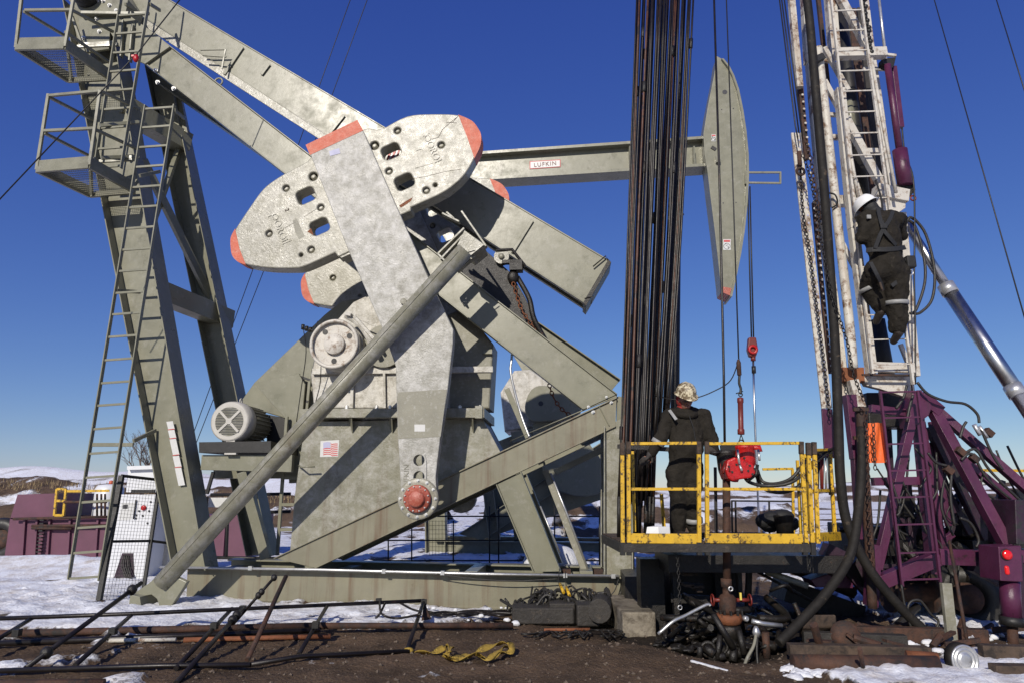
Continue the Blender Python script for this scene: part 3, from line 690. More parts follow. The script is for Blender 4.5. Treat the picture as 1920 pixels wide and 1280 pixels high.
bs = MB(); bs.lathe(D(720, 648, -.02), N, [(.36, 0), (.36, .14)], 30); part('gearbox_cover', bs, 'patch', bev=0)
br = MB()
br.tube(spline([D(648, 592, -.3), D(668, 604, -.3), D(684, 622, -.3), D(700, 652, -.3)], 5), .05, 6)
br.bar(D(650, 590, -.34), D(660, 592, -.34), .14, .05); br.bar(D(665, 594, -.32), D(706, 640, -.32), .10, .05); br.bar(D(672, 598, -.25), D(704, 612, -.25), .02, .02)
part('brake_arm', br, 'whitegear')
br = MB(); br.hexa([D(668, 630, -.3), D(676, 642, -.3), D(668, 656, -.3), D(664, 644, -.3)], [D(668, 630, -.2), D(676, 642, -.2), D(668, 656, -.2), D(664, 644, -.2)]); br.box(D(654, 686, -.3), .1, .1, .08, E)
part('brake_bracket', br, 'whitegear')
fb = MB()
for x, y in ((568, 613), (575, 616), (582, 618)): fb.lathe(D(x, y, -.2), UP, [(.03, -.04), (.03, .04)], 8)
fb.tube([D(566, 616, -.2), D(598, 622, -.2)], .02, 6); fb.tube(spline([D(569, 618, -.2), D(574, 660, -.1), D(566, 720, 0), D(556, 790, .05)], 5), .008, 5)
fb.tube(spline([D(602, 686, -.1), D(600, 720, 0), D(592, 752, .05)], 5), .008, 5); fb.tube([D(592, 616, -.2), D(596, 602, -.2)], .008, 5)
part('brake_cable', fb, 'black', bev=0)
# belt guard between motor and gear reducer
part('belt_guard', plate(FJ, [(448, 756), (476, 717), (608, 590), (640, 564), (690, 556), (745, 600), (720, 720), (610, 900), (541, 905), (541, 796), (530, 782), (505, 775)], 1.14, 1.32, .02), 'olive', bev=0)
part('belt_guard_panel', plate(FJ, [(476, 717), (476, 717 + 1), (556, 700), (566, 800), (546, 800), (500, 770)][0:1] + [(560, 700), (572, 720), (562, 830), (543, 830), (540, 790)], .9, .95), 'olive')
# small ladder by the gear reducer
ld = MB(); ld.bar(D(560, 700, 1.0), D(550, 835, 1.0), .05, .05).bar(D(583, 690, 1.0), D(573, 790, 1.0), .05, .05)
l2 = part('service_ladder', ld, 'olive')
part('dark_opening_fill', plate(FJ, [(500, 776), (532, 782), (541, 796), (541, 838), (500, 838)], 1.0, 1.13), 'black')  # black plate painting the dark interior seen beside the motor
for y in (708, 749, 790): build('rung', MB().bar(D(559 - (y - 700) * .08, y - 4, .99), D(582 - (y - 700) * .08, y + 4, .99), .04, .04), M['black'], l2)
# lower service ladder and pipe (behind the pedestal edge)
ld = MB(); ld.bar(D(538, 780, .8), D(520, 1040, .8), .05, .06).bar(D(560, 880, .8), D(548, 1040, .8), .04, .05)
l3 = part('service_ladder', ld, 'olive')
for y in (895, 945, 992): build('rung', MB().bar(D(531 - (y - 880) * .06, y, .8), D(558 - (y - 880) * .06, y, .8), .05, .05), M['olive'], l3)
part('pedestal_handle', MB().tube([D(560, 872, .05), D(566, 875, -.1), D(590, 874, -.1)], .014, 6), 'olive', bev=0)
# flag sticker
q = lambda x, y, k=0: D(x, y, PED - .004 - .002 * k)
fl = build('flag_sticker', MB().prism([q(601, 826), (q(636, 824)), q(634, 855), q(600, 856)], N * .003), M['sticker'], U)
def wav(u, v): return q(606 + 27 * u, 829 + 24 * v - 1.6 * math.sin(u * 5.2) * (1 if u < .55 else -.6) + (1.8 if u > .55 else 0), 1)
build('flag_canton', MB().prism([wav(0, 0), wav(.25, 0), wav(.5, 0), wav(.5, .46), wav(.25, .46), wav(0, .46)], N * .001), M['blueink'], fl)
for k in range(7):
    v = .02 + k * .148; u0 = .52 if k < 3 else 0; us = [u0 + (1 - u0) * i / 8 for i in range(9)]
    build('flag_stripe', MB().prism([wav(u, v) for u in us] + [wav(u, v + .075) for u in us[::-1]], N * .001), M['redink'], fl)

# ------------------------------------------------------------ motor on its stand
part('motor_stand_beam', MB().hexa([D(378, 852, .1), D(548, 852, .1), D(546, 884, .1), D(376, 880, .1)], [q_ + N * .1 for q_ in (D(378, 852, .1), D(548, 852, .1), D(546, 884, .1), D(376, 880, .1))]), 'olive')
part('motor_stand_beam', MB().hexa([D(400, 868, 1.1), D(560, 868, 1.1), D(560, 896, 1.1), D(400, 896, 1.1)], [q_ + N * .1 for q_ in (D(400, 868, 1.1), D(560, 868, 1.1), D(560, 896, 1.1), D(400, 896, 1.1))]), 'olive')
part('motor_base_plate', MB().hexa([D(373, 828, .0), D(508, 826, .0), D(508, 848, .0), D(373, 848, .0)], [q_ + N * 1.2 for q_ in (D(373, 834, .0), D(508, 832, .0), D(508, 846, .0), D(373, 846, .0))]), 'black')
part('motor_stand_leg', MB().bar(D(400, 884, .2), D(388, 925, .2), .05, .05), 'black')
part('motor_stand_leg', MB().bar(D(455, 884, .2), D(500, 1045, .4), .16, .16), 'olive')
part('jack_screw', MB().cyl(D(433, 822, .02), D(432, 852, .02), .018).box(D(433, 826, .02), .15, .04, .03, E).box(D(433, 850, .02), .2, .06, .03, E), 'grey')
mo = MB(); c = D(430, 789, -.02)
mo.lathe(c, N, [(.30, .0), (.33, .02), (.335, .10), (.345, .12), (.345, .26), (.30, .28), (.30, .30)], 40)
mt = part('electric_motor', mo, 'grey', bev=0, label='pale electric motor with ribbed round fan cover')
mb_ = MB(); mb_.lathe(c, N, [(.27, .28), (.29, .30), (.29, .95), (.25, 1.0), (.10, 1.02), (.06, 1.2)], 32); build('motor_body', mb_, M['patch'], mt)
fn = MB()
for k in range(28):
    a = 2 * math.pi * k / 28; o_ = E * math.cos(a) + UP * math.sin(a); fn.bar(c + o_ * .30 + N * .32, c + o_ * .30 + N * .93, .012, .05, o_)
build('cooling_fins', fn, M['patch'], mt, kind='stuff')
gr = MB()
gr.lathe(c - N * .004, -N, [(.24, 0), (.24, .004)], 36); build('grille_recess', gr, M['olivew'], mt)
gr = MB()
for k in range(-8, 9):
    y = k * .026; hw = math.sqrt(.235 ** 2 - y * y)
    gr.bar(c - E * hw + UP * y - N * .012, c + E * hw + UP * y - N * .012, .008, .010)
build('grille_bars', gr, M['blackink'], mt, kind='stuff')
cx_ = MB()
for a in (45, 135):
    o_ = E * math.cos(R(a)) + UP * math.sin(R(a)); cx_.bar(c - o_ * .245 - N * .016, c + o_ * .245 - N * .016, .04, .012, -N)
cx_.lathe(c, -N, [(.05, 0), (.05, .026)], 18); build('grille_cross', cx_, M['grey'], mt)
eb = MB(); eb.ring(c + N * .35 + UP * .38, E, .04, .012, 14, 6); build('eye_bolt', eb, M['grey'], mt)
jb = MB(); jb.box(c + N * .6 - E * .3, .18, .3, .25, E); build('terminal_box', jb, M['grey'], mt)

# ------------------------------------------------------------ tubular prop across the front
P0 = PG(300, 1100, .16) ; PT0 = D(303, 1093, -.78); PT1 = D(872, 470, -1.15)
part('prop_tube', MB().cyl(PT0, PT1, .135, 28), 'olivew', bev=0)
ax = (PT1 - PT0).normalized(); sd_ = ax.cross(N).normalized()
if sd_.z > 0: sd_ = -sd_
part('prop_seam', MB().tube([PT0 + ax * .1 - N * .135 - sd_ * .02, PT0.lerp(PT1, .5) - N * .138 - sd_ * .02, PT1 - ax * .1 - N * .138 - sd_ * .02], .009, 5), 'olivew', bev=0)
part('prop_fork', plate(FJ, [(303, 1068), (350, 1090), (343, 1102), (322, 1134), (310, 1152), (300, 1140), (294, 1122), (284, 1114), (272, 1116), (262, 1126), (250, 1150), (242, 1142), (250, 1112), (282, 1090)], -.80, -.70, .01), 'olive', bev=0)
part('prop_foot', MB().hexa([D(244, 1114, -.95), D(262, 1118, -.95), D(266, 1146, -.95), D(240, 1144, -.95)], [q_ + N * .5 for q_ in (D(244, 1114, -.95), D(262, 1118, -.95), D(266, 1146, -.95), D(240, 1144, -.95))]), 'olive')
tb = MB(); tb.prism([D(x, y, -1.02) for x, y in ((871, 432), (908, 459), (883, 479), (857, 460))], N * .5); part('prop_head', tb, 'olivew')
tb = MB()
for a, b in (((822, 478), (871, 430)), ((827, 488), (872, 440)), ((822, 478), (836, 492)), ((858, 510), (890, 482)), ((866, 398), (912, 464)), ((838, 400), (852, 412)), ((830, 402), (862, 418))): tb.bar(D(*a, -.9), D(*b, -.9), .03, .12, N)
part('prop_bracket', tb, 'olivew')
tb = MB(); tb.tube(spline([D(890, 470, -1.1), D(868, 478, -1.16), D(852, 492, -1.16), D(842, 508, -1.15), D(828, 520, -1.15)], 5), .009, 5); part('prop_wire', tb, 'rubber', bev=0)
# hoist wheel and chain under the beam
hw = MB(); c = D(940, 481, .1); hw.lathe(c, N, [(.13, 0), (.13, .02), (.09, .03), (.09, .08), (.13, .10), (.13, .12)], 22); hw.lathe(c, -N, [(.05, 0), (.05, .03), (.0, .03)], 14)
part('hoist_wheel', hw, 'olivew', bev=0)
hw = MB(); hw.box(D(968, 500, .15), .22, .2, .18, E); hw.box(D(958, 492, .1), .30, .1, .06, E); hw.ell(D(962, 520, .15), .10, .08, .12); hw.tube([D(930, 470, .1), D(960, 468, .1), D(985, 500, .12)], .03, 6)
part('hoist_body', hw, 'oily')
part('hoist_chain', chain(spline([D(962, 530, .1), D(978, 580, .08), D(1000, 615, .08), D(1040, 690, .5), D(1020, 720, .6)], 6)[:20], .085, .06, .010), 'rustbr', bev=0, kind='stuff')
part('hoist_chain', chain(spline([D(1026, 705, .7), D(1036, 740, .7), D(1052, 765, .7), D(1075, 782, .7)], 6), .085, .06, .010), 'rustbr', bev=0, kind='stuff')
part('cable_bundle', MB().tube(spline([D(970, 520, .2), D(992, 560, .2), D(1002, 600, .2), D(1030, 650, .3)], 6), .045, 7), 'oily', bev=0)
part('conduit', MB().tube(spline([D(962, 525, .25), D(960, 660, .25), D(958, 700, .2), D(975, 770, .2), D(994, 822, .1)], 6), .02, 7), 'steel', bev=0)
# cable tray beside the inclined leg
tr = MB(); tr.bar(D(1022, 880, .55), D(1098, 1074, .55), .10, .03, -N); part('cable_tray', tr, 'patch')
tr = MB(); tr.tube([D(1032, 886, .52), D(1060, 955, .5), D(1104, 1070, .5)], .018, 6); tr.tube([D(1013, 948, .52), D(1050, 1036, .5)], .014, 6); part('conduit', tr, 'steel', bev=0)
tr = MB(); tr.bar(D(1040, 885, .9), D(1152, 832, .9), .12, .1); part('cross_strut', tr, 'olive')
part('cable_tray', MB().bar(D(950, 728, .6), D(990, 820, .6), .09, .03, -N), 'olive')
for x in (1062, 1122): part('tray_foot', MB().box(D(x, 1072, .4), .14, .14, .10, E), 'rust')

# ------------------------------------------------------------ main ladder and two baskets
def ladder(name, l0, l1, r0, r1, rungs, m, parent, d0, d1, rw=.035, rh=.03, label=None):
    """rails run l0-l1 and r0-r1 in pixels; rungs are pixel heights"""
    ip = lambda a, b, y: (a[0] + (b[0] - a[0]) * (y - a[1]) / (b[1] - a[1]))
    dd = lambda y, a, b: d0 + (d1 - d0) * (y - a[1]) / (b[1] - a[1])
    mb = MB(); mb.bar(D(*l0, d0), D(*l1, d1), .07, .018, E).bar(D(*r0, d0), D(*r1, d1), .07, .018, E)
    L = build(name, mb, M[m], parent, 0, label=label)
    for y in rungs:
        yr = y - 3
        build('rung', MB().bar(D(ip(l0, l1, y), y + 2, dd(y, l0, l1)), D(ip(r0, r1, yr), yr + 1, dd(yr, r0, r1)), rh, rw), M[m], L)
    return L
ladder('ladder', (273, 198), (129, 1085), (327, 197), (186, 1088), [203, 238, 275, 312, 350, 388, 427, 467, 507, 548, 588, 630, 673, 716, 758, 802, 848, 893, 939, 987, 1034, 1082], 'olive', U, -.45, -.5)
ladder('ladder', (236, -60), (178, 312), (290, -62), (227, 316), [-10, 28, 62, 98, 133, 169, 204, 239, 278, 313], 'olive', U, -.35, -.40)
for a, b, da, db in (((170, 833), (250, 833), -.46, -.46), ((250, 826), (292, 806), -.46, 0), ((218, 545), (262, 548), -.46, .0), ((262, 330), (300, 322), -.5, 0), ((190, 296), (262, 294), -.5, 0), ((188, 236), (272, 228), -.5, -.1), ((235, 8), (255, 20), -.35, .0), ((281, 8), (300, 20), -.35, .0), ((327, 207), (345, 222), -.45, .3)): part('ladder_bracket', MB().bar(D(*a, da), D(*b, db), .04, .06), 'olive')
def basket(posts, rails, toe, floor, mids, dn, df):
    """work basket: dn/df are the depths of its front and back"""
    q0 = empty_part('basket_platform')
    fr = MB(); a, b, c, e = [D(*p, d) for p, d in zip(floor, (dn, dn, df, df))]
    for s_, t_ in ((a, b), (b, c), (c, e), (e, a)): fr.bar(s_, t_, .05, .10)
    build('floor_frame', fr, M['olive'], q0)
    wm = MB()
    for k in range(1, 24): t = k / 24; wm.bar(a.lerp(b, t), e.lerp(c, t), .006, .006)
    for k in range(1, 14): t = k / 14; wm.bar(a.lerp(e, t), b.lerp(c, t), .006, .006)
    build('floor_grating', wm, M['olive'], q0, kind='stuff')
    for p in posts: build('post', MB().bar(D(*p[0], dn), D(*p[1], dn), .045, .045), M['olive'], q0)
    for p in rails: build('rail', MB().bar(D(*p[0], dn), D(*p[1], dn), .045, .045), M['olive'], q0)
    build('toe_board', MB().hexa([D(*toe[0], dn - .01), D(*toe[1], dn - .01), D(*toe[2], dn - .01), D(*toe[3], dn - .01)], [D(*t, dn + .01) for t in toe]), M['olive'], q0)
    for p0, p1 in mids: build('side_rail', MB().bar(D(*p0, dn), D(*p1, df), .045, .045), M['olive'], q0)
    build('side_toe_board', MB().hexa([D(*floor[0], dn + .03) + UP * .02, D(*floor[3], df) + UP * .02, D(*floor[3], df) + UP * .16, D(*floor[0], dn + .03) + UP * .16], [x_ + E * .015 for x_ in (D(*floor[0], dn + .03) + UP * .02, D(*floor[3], df) + UP * .02, D(*floor[3], df) + UP * .16, D(*floor[0], dn + .03) + UP * .16)]), M['olive'], q0)
    build('side_toe_board', MB().hexa([D(*floor[1], dn + .03) + UP * .02, D(*floor[2], df) + UP * .02, D(*floor[2], df) + UP * .16, D(*floor[1], dn + .03) + UP * .16], [x_ + E * .015 for x_ in (D(*floor[1], dn + .03) + UP * .02, D(*floor[2], df) + UP * .02, D(*floor[2], df) + UP * .16, D(*floor[1], dn + .03) + UP * .16)]), M['olive'], q0)
def empty_part(name):
    o = bpy.data.objects.new(name, None); COL.objects.link(o); o.parent = U; ORG[o.name] = ORG[U.name]; return o
basket([((48, -70), (30, 90)), ((150, -70), (122, 88))], [((47, 20), (134, 19)), ((56, -50), (146, -50))], [(37, 71), (123, 69), (120, 88), (31, 89)],
       [(30, 90), (121, 88), (207, 147), (128, 151)], [((45, 22), (122, 68)), ((134, 19), (212, 60)), ((122, 60), (206, 118))], -1.05, -.05)
basket([((91, 177), (69, 319)), ((188, 170), (168, 310))], [((91, 180), (188, 171)), ((82, 246), (178, 241))], [(73, 301), (167, 293), (166, 311), (70, 319)],
       [(69, 319), (167, 311), (253, 359), (169, 366)], [((91, 182), (176, 226)), ((83, 250), (166, 292)), ((188, 171), (262, 205)), ((178, 243), (258, 280))], -.95, -.05)
for x0, y0, x1, y1 in ((127, 92, 134, 150), (135, 30, 160, 100), (170, 320, 172, 366), (150, 84, 218, 80), (145, 88, 222, 84), (190, 298, 262, 294), (186, 303, 258, 299), (152, 24, 280, 26)): part('basket_bracket', MB().bar(D(x0, y0, -.25), D(x1, y1, -.1), .04, .06), 'olive')
U_BOX = MB()

# ------------------------------------------------------------ the second unit, behind
U2 = empty('pumping_unit', D(1000, 1045, 9), 'second olive beam pumping unit farther back, its horse head hanging beyond the derrick', 'pumping unit')
F2 = 9.0
def H(px, py, d=0.0): return D(px, py, F2 + d)
def p2(name, mb, m='olive', parent=None, **k): return build(name, mb, M[m], parent or U2, **k)
p2('walking_beam', ibeam(H(770, 302), H(1326, 264), H(770, 354), H(1326, 320), .62, .09, .12))
for x in (1180, 1300): p2('stiffener', MB().bar(H(x, 277, -.2), H(x + 2, 314, -.2), .04, .2))
sg = p2('name_board', MB().prism([H(993, 303, -.075), H(1051, 299.5, -.075), H(1051, 313.5, -.075), H(993, 317.5, -.075)], N * .012), 'redink')
build('name_board_face', MB().prism([H(994.6, 304.2, -.08), H(1049.6, 300.9, -.08), H(1049.6, 312.3, -.08), H(994.6, 316.0, -.08)], N * .004), M['sticker'], sg)
build('name_letters', text(FJ, 'LUFKIN', 1022, 308.6, F2 - .082, .185, R(3.4), .012, 1.2), M['darkred'], sg)
hh_pts = [(1344, 105), (1357, 112), (1365, 121), (1374, 140), (1383, 166), (1391, 205), (1397, 245), (1401, 290), (1401, 330), (1399, 380), (1394, 430), (1387, 475), (1379, 515), (1370, 555), (1353, 547), (1341, 440), (1331, 360), (1326, 317), (1321, 290), (1319, 250), (1327, 200), (1339, 140)]
hh = p2('horse_head', plate(FJ, hh_pts, F2 - .45, F2 + .25, .02), 'olive', label='tall narrow horse head with a red lower tip')
hs = []
mb = MB(); arcp = [(1357, 110), (1368, 124), (1377, 142), (1386, 168), (1394, 207), (1400, 247), (1404, 290), (1404.5, 330), (1402, 380), (1397, 430), (1390, 475), (1382, 515), (1373, 556)]
for (a, b) in zip(arcp, arcp[1:]): mb.hexa([H(*a, -.55), H(*b, -.55), H(b[0] - 4, b[1], -.55), H(a[0] - 4, a[1], -.55)], [q_ + N * .9 for q_ in (H(*a, -.55), H(*b, -.55), H(b[0] - 4, b[1], -.55), H(a[0] - 4, a[1], -.55))])
build('curved_face_plate', mb, M['olive'], hh)
build('painted_tip', plate(FJ, [(1352, 537), (1374, 541), (1370, 555), (1354, 548)], F2 - .46, F2 + .26, .004), M['redpin'], hh)
build('lifting_hole', MB().lathe(H(1359, 173, -.452), -N, [(.075, 0), (.075, .003)], 16), M['blackink'], hh)
for x, y in ((1353, 206), (1375, 204), (1356, 381), (1380, 380), (1349, 330)): build('bolt_hole', MB().lathe(H(x, y, -.452), -N, [(.02, 0), (.02, .003)], 8), M['blackink'], hh)
for i, (x, y, w_, h_) in enumerate(((1338, 259, 8, 13), (1363, 459, 14, 20))):
    s_ = build('warning_sticker', MB().prism([H(x - w_ / 2, y - h_ / 2, -.453), H(x + w_ / 2, y - h_ / 2, -.453), H(x + w_ / 2, y + h_ / 2, -.453), H(x - w_ / 2, y + h_ / 2, -.453)], -N * .004), M['sticker'], hh)
    build('printed_band', MB().prism([H(x - w_ * .42, y - h_ * .44, -.458), H(x + w_ * .42, y - h_ * .44, -.458), H(x + w_ * .42, y - h_ * .24, -.458), H(x - w_ * .42, y - h_ * .24, -.458)], -N * .002), M['redink'], s_)
    ib = MB(); q_ = H(x, y + h_ * .15, -.458)
    ib.ring(q_, N, .09 * h_ / 20, .006, 16, 4); ib.bar(q_ - E * .04 - UP * .0, q_ + E * .04 + UP * .05, .02, .004); ib.bar(q_ + E * .03, q_ + E * .04 - UP * .07, .02, .004); ib.box(q_ - E * .03 + UP * .07, .03, .004, .02, E)
    build('printed_pictogram', ib, M['blackink'], s_, kind='stuff')
hb = MB(); hb.bar(H(1334, 276, -.46), H(1342, 281, -.46), .03, .1); build('latch', hb, M['black'], hh)
hb = MB(); hb.bar(H(1342, 300, -.5), H(1350, 300, -.5), .12, .2); build('latch', hb, M['olive'], hh)
rl = MB()
for a, b in (((1397, 324), (1464, 324)), ((1397, 343), (1464, 344)), ((1463, 323), (1463, 345))): rl.bar(H(*a, -.5), H(*b, -.5), .05, .05)
rl.bar(H(1399, 322, -.5), H(1399, 346, -.5), .08, .08); p2('head_hand_rail', rl, 'olive')
# bridle cables and hanger
for i, x in enumerate((1402, 1406)):
    p2('bridle_cable', MB().tube([H(x, 350, -.5), H(x + 3, 480, -.5), H(x + 7, 632, -.5)], .022, 6), 'black')
hk = MB(); c = H(1412, 652, -.5)
hk.prism([H(1404, 632, -.6), H(1418, 632, -.6), H(1422, 655, -.6), H(1418, 668, -.6), H(1406, 668, -.6), H(1402, 655, -.6)], N * .2); p2('carrier_bar', hk, 'darkred', bev=.03)
hk = MB(); hk.ring(H(1412, 655, -.64), N, .1, .04, 16, 6); p2('carrier_hook', hk, 'toolred')
p2('polished_rod', MB().tube([H(1412, 668, -.5), H(1415, 780, -.5), H(1420, 900, -.5), H(1424, 1010, -.5)], .03, 8), 'chrome')
p2('rod_clamp', MB().cyl(H(1413, 686, -.5), H(1413.6, 699, -.5), .06, 10), 'black')
p2('rod_clamp', MB().cyl(H(1412, 668, -.5), H(1412.4, 676, -.5), .07, 10), 'darkred')
# its posts, base, weights
p2('rear_leg', ibeam(H(790, 350, .3), H(800, 1042), H(822, 350, .3), H(838, 1042), .4))
p2('front_brace', ibeam(H(800, 330, .4), H(1135, 880), H(770, 340, .4), H(1095, 890), .3))
p2('base_beam', ibeam(H(818, 1011), H(1172, 1016), H(818, 1046), H(1172, 1052), .4, .03, .04))
p2('base_beam', ibeam(H(838, 1003, 2), H(1172, 1008, 2), H(838, 1030, 2), H(1172, 1035, 2), .4, .03, .04))
p2('slanting_beam', ibeam(H(860, 1000), H(1172, 800), H(905, 1012), H(1172, 832), .3, .03, .04))
p2('upright', ibeam(H(905, 905), H(917, 1010), H(925, 905), H(938, 1010), .3, .03, .04))
p2('upright', ibeam(H(952, 880, 1), H(965, 1010, 1), H(985, 880, 1), H(998, 1010, 1), .3, .03, .04))
p2('gearbox_housing', plate(FJ, [(938, 735), (964, 694), (993, 692), (1036, 719), (1060, 755), (1068, 790), (1000, 800), (946, 808)], F2 - .3, F2 + 1.2, .05), 'whitegear')
p2('counterweight', plate(FJ, smoothpoly([(984, 760), (996, 730), (1020, 722), (1062, 735), (1090, 765), (1072, 782), (1010, 790), (990, 782)], 3), F2 - .75, F2 - .45, .03), 'olive')
build('weight_hole', MB().lathe(H(1014, 756, -.752), -N, [(.07, 0), (.07, .003)], 14), M['blackink'], U2)
p2('counterweight', plate(FJ, smoothpoly([(998, 795), (1060, 800), (1120, 850), (1140, 905), (1100, 930), (1030, 905)], 3), F2 - .5, F2 - .1, .03), 'olive')
p2('pedestal_plate', plate(FJ, [(925, 830), (1000, 800), (1090, 805), (1120, 900), (1130, 935), (900, 1012)], F2 + .2, F2 + .3), 'olive')
p2('motor_stand_beam', MB().bar(H(960, 820, -.3), H(1030, 806, -.3), .3, .3))
# pipe railing between the two machines
RL = empty('guard_railing', D(930, 1062, 3.6), 'black pipe guard railing seen low between the legs of the two machines', 'railing')
def R3(px, py): return D(px, py, 3.6)
for y in (965, 1010, 1048): build('rail', MB().tube([R3(700 if y > 1000 else 820, y + 2), R3(1165, y + 2)], .015, 7), M['black'], RL)
for x in (728, 772, 850, 918, 935, 990, 1040, 1124): build('post', MB().tube([R3(x, 948 if x > 900 else 975), R3(x, 1066)], .015, 7), M['black'], RL)
wm = MB()
for k in range(9): wm.bar(R3(805 + k * 6, 975), R3(805 + k * 6, 1040), .006, .006)
for k in range(9): wm.bar(R3(805, 976 + k * 8), R3(855, 976 + k * 8), .006, .006)
build('wire_mesh', wm, M['black'], RL, kind='stuff')
SNP = MB(); SNP.ell(D(1035, 1052, 2.4) - UP * .05, .55, .5, .38, 20)
build('snow_heap', SNP, M['ice'], None, label='small white snow heap between the base frames of the two machines', cat='snow heap')
# pipe standing behind the rod bundle, coloured black to carry its shade
pp = empty('steel_pole', PG(1262, 1045, 0), 'tall dark upright pipe behind the man in the camouflage helmet', 'pole')
build('pipe', MB().tube([PY(1264, 1030, 13), PY(1266, 700, 13), PY(1269, 400, 13)], .085, 14), M['black'], pp)
build('pipe_bracket', MB().prism([PY(1272, 390, 12.9), PY(1283, 402, 12.9), PY(1270, 404, 12.9)], V((0, .08, 0))), M['black'], pp)

# ------------------------------------------------------------ left background
T = empty('purple_tank', PG(240, 1046), 'long low faded purple steel tank beyond the ladder on the left', 'tank')
TY = 18.6
def q3(px, py, y=TY): return PY(px, py, y)
def slab(pts, y0, y1, mb=None):
    m = mb or MB(); m.prism([PY(px, py, y0) for px, py in pts], V((0, y1 - y0, 0))); return m
build('tank_wall', slab([(19, 970), (470, 964), (462, 1044), (8, 1046)], TY, TY + 1.8), M['tank'], T)
build('raised_end', slab([(33, 926), (105, 924), (100, 968), (19, 972)], TY + .0, TY + 1.8), M['tank'], T)
for x in (45, 68, 92, 130, 182, 300, 350, 420): build('wall_rib', MB().bar(q3(x + 2, 972, TY - .04), q3(x - 3, 1044, TY - .04), .05, .06), M['tank'], T)
st = MB()
for k in range(11): st.box(q3(81 - k * .9, 974 + k * 6.6, TY - .12), .10, .12, .03)
build('rung_strip', st, M['black'], T, kind='stuff')
for (x0, y0, x1, y1) in ((60, 985, 200, 984), (25, 972, 200, 968), (120, 940, 200, 940), (60, 989, 135, 990)): build('side_pipe', MB().tube([q3(x0, y0, TY - .15), q3(x1, y1, TY - .15)], .035, 8), M['rust'], T)
YF = MB()
for a, b in (((107, 916), (102, 966)), ((124, 916), (119, 966)), ((107, 916), (124, 916)), ((103, 965), (119, 965)), ((105, 938), (122, 938)), ((124, 920), (205, 919))): YF.bar(q3(*a, TY - .1), q3(*b, TY - .1), .05 if a != (124, 920) else .02, .06)
build('yellow_frame', YF, M['yellow'], T)
for x in (182, 190, 197): build('valve_stem', MB().tube([q3(x, 925, TY + .3), q3(x, 970, TY + .3)], .03, 6), M['rust'], T)
WT = MB(); c = q3(203, 940, TY + 1); WT.lathe(V((c.x, c.y, c.z - .5)), UP, [(.32, -.1), (.36, 0), (.36, .85), (.30, .95), (.1, .98)], 20)
build('white_drum', WT, M['cabinet'], T)
build('warning_lamp', MB().lathe(V((c.x + .02, c.y, c.z + .48)), UP, [(.06, 0), (.06, .08), (.02, .1)], 10), M['red'], T)
wl = empty('trailer_wheel', PY(2, 1046, 19.2), 'dark tyre half cut off by the left edge beside the purple tank', 'wheel')
b2 = MB(); b2.ring(PY(2, 1010, 19.0), V((0, 1, 0)), .40, .16, 28, 8); build('tyre', b2, M['rubber'], wl)
b2 = MB(); b2.lathe(PY(2, 1010, 18.98), V((0, -1, 0)), [(.30, -.05), (.30, .0), (.12, .05), (.1, .05)], 20); build('rim', b2, M['rust'], wl)
for k, (y, a) in enumerate(((975, -20), (992, -20))):
    build('metal_beam', MB().bar(PY(a, y, 19.6), PY(20, y, 19.6), .10, .14), M['timber'], None, label=('upper' if k == 0 else 'lower') + ' of two dark beams poking out left of the purple tank', cat='beam', group='beams by the tank')

CB = empty('control_cabinet', PG(236, 1089), 'white electrical control cabinet with dials behind the wire mesh gate', 'cabinet')
CY = 14.0
build('cabinet_body', slab([(222, 926), (294, 926), (272, 1087), (197, 1087)], CY, CY + .7), M['cabinet'], CB, bev=.01)
build('cabinet_top', slab([(240, 878), (300, 876), (296, 922), (236, 922)], CY + .2, CY + .9), M['cabinet'], CB, bev=.01)
build('cabinet_roof', slab([(238, 873), (304, 871), (303, 878), (238, 880)], CY + .1, CY + 1.0), M['cabinet'], CB)
build('side_cabinet', slab([(298, 926), (324, 930), (312, 1070), (286, 1070)], CY + .6, CY + 1.3), M['grey'], CB)
for k in range(3): build('cooling_rib', MB().bar(PY(290 + k * 7, 1000, CY + .56), PY(285 + k * 7, 1066, CY + .56), .03, .06), M['cabinet'], CB)
build('cable_opening', slab([(229, 1036), (250, 1036), (252, 1084), (212, 1086)], CY - .006, CY + .0), M['purpled'], CB)
build('display', slab([(231, 945), (240, 945), (239, 953), (230, 953)], CY - .006, CY), M['blackink'], CB)
build('door_panel', slab([(228, 942), (252, 941), (246, 974), (222, 974)], CY - .003, CY), M['sticker'], CB)
build('cabinet_handle', MB().bar(PY(255, 936, CY - .03), PY(250, 972, CY - .03), .015, .03), M['black'], CB)
build('rotary_switch', MB().lathe(PY(270, 951, CY), V((0, -1, 0)), [(.05, 0), (.05, .03), (.02, .03)], 12), M['toolred'], CB)
for x, y in ((268, 966), (261, 957), (283, 940), (256, 965), (255, 971), (277, 980), (280, 957)): build('knob', MB().lathe(PY(x, y, CY), V((0, -1, 0)), [(.018, 0), (.018, .02)], 8), M['blackink'], CB)
build('display_slot', slab([(246, 917), (290, 917), (289, 923), (245, 923)], CY - .01, CY + .03), M['black'], CB)
cc = MB()
for k in range(4): cc.tube(spline([PY(232 + k * 3, 1040, CY - .03), PY(228 + k * 4, 1060, CY - .08), PY(238 + k * 3, 1086, CY - .15)], 5), .012, 5)
build('cabinet_cable', cc, M['rubber'], CB, kind='stuff')

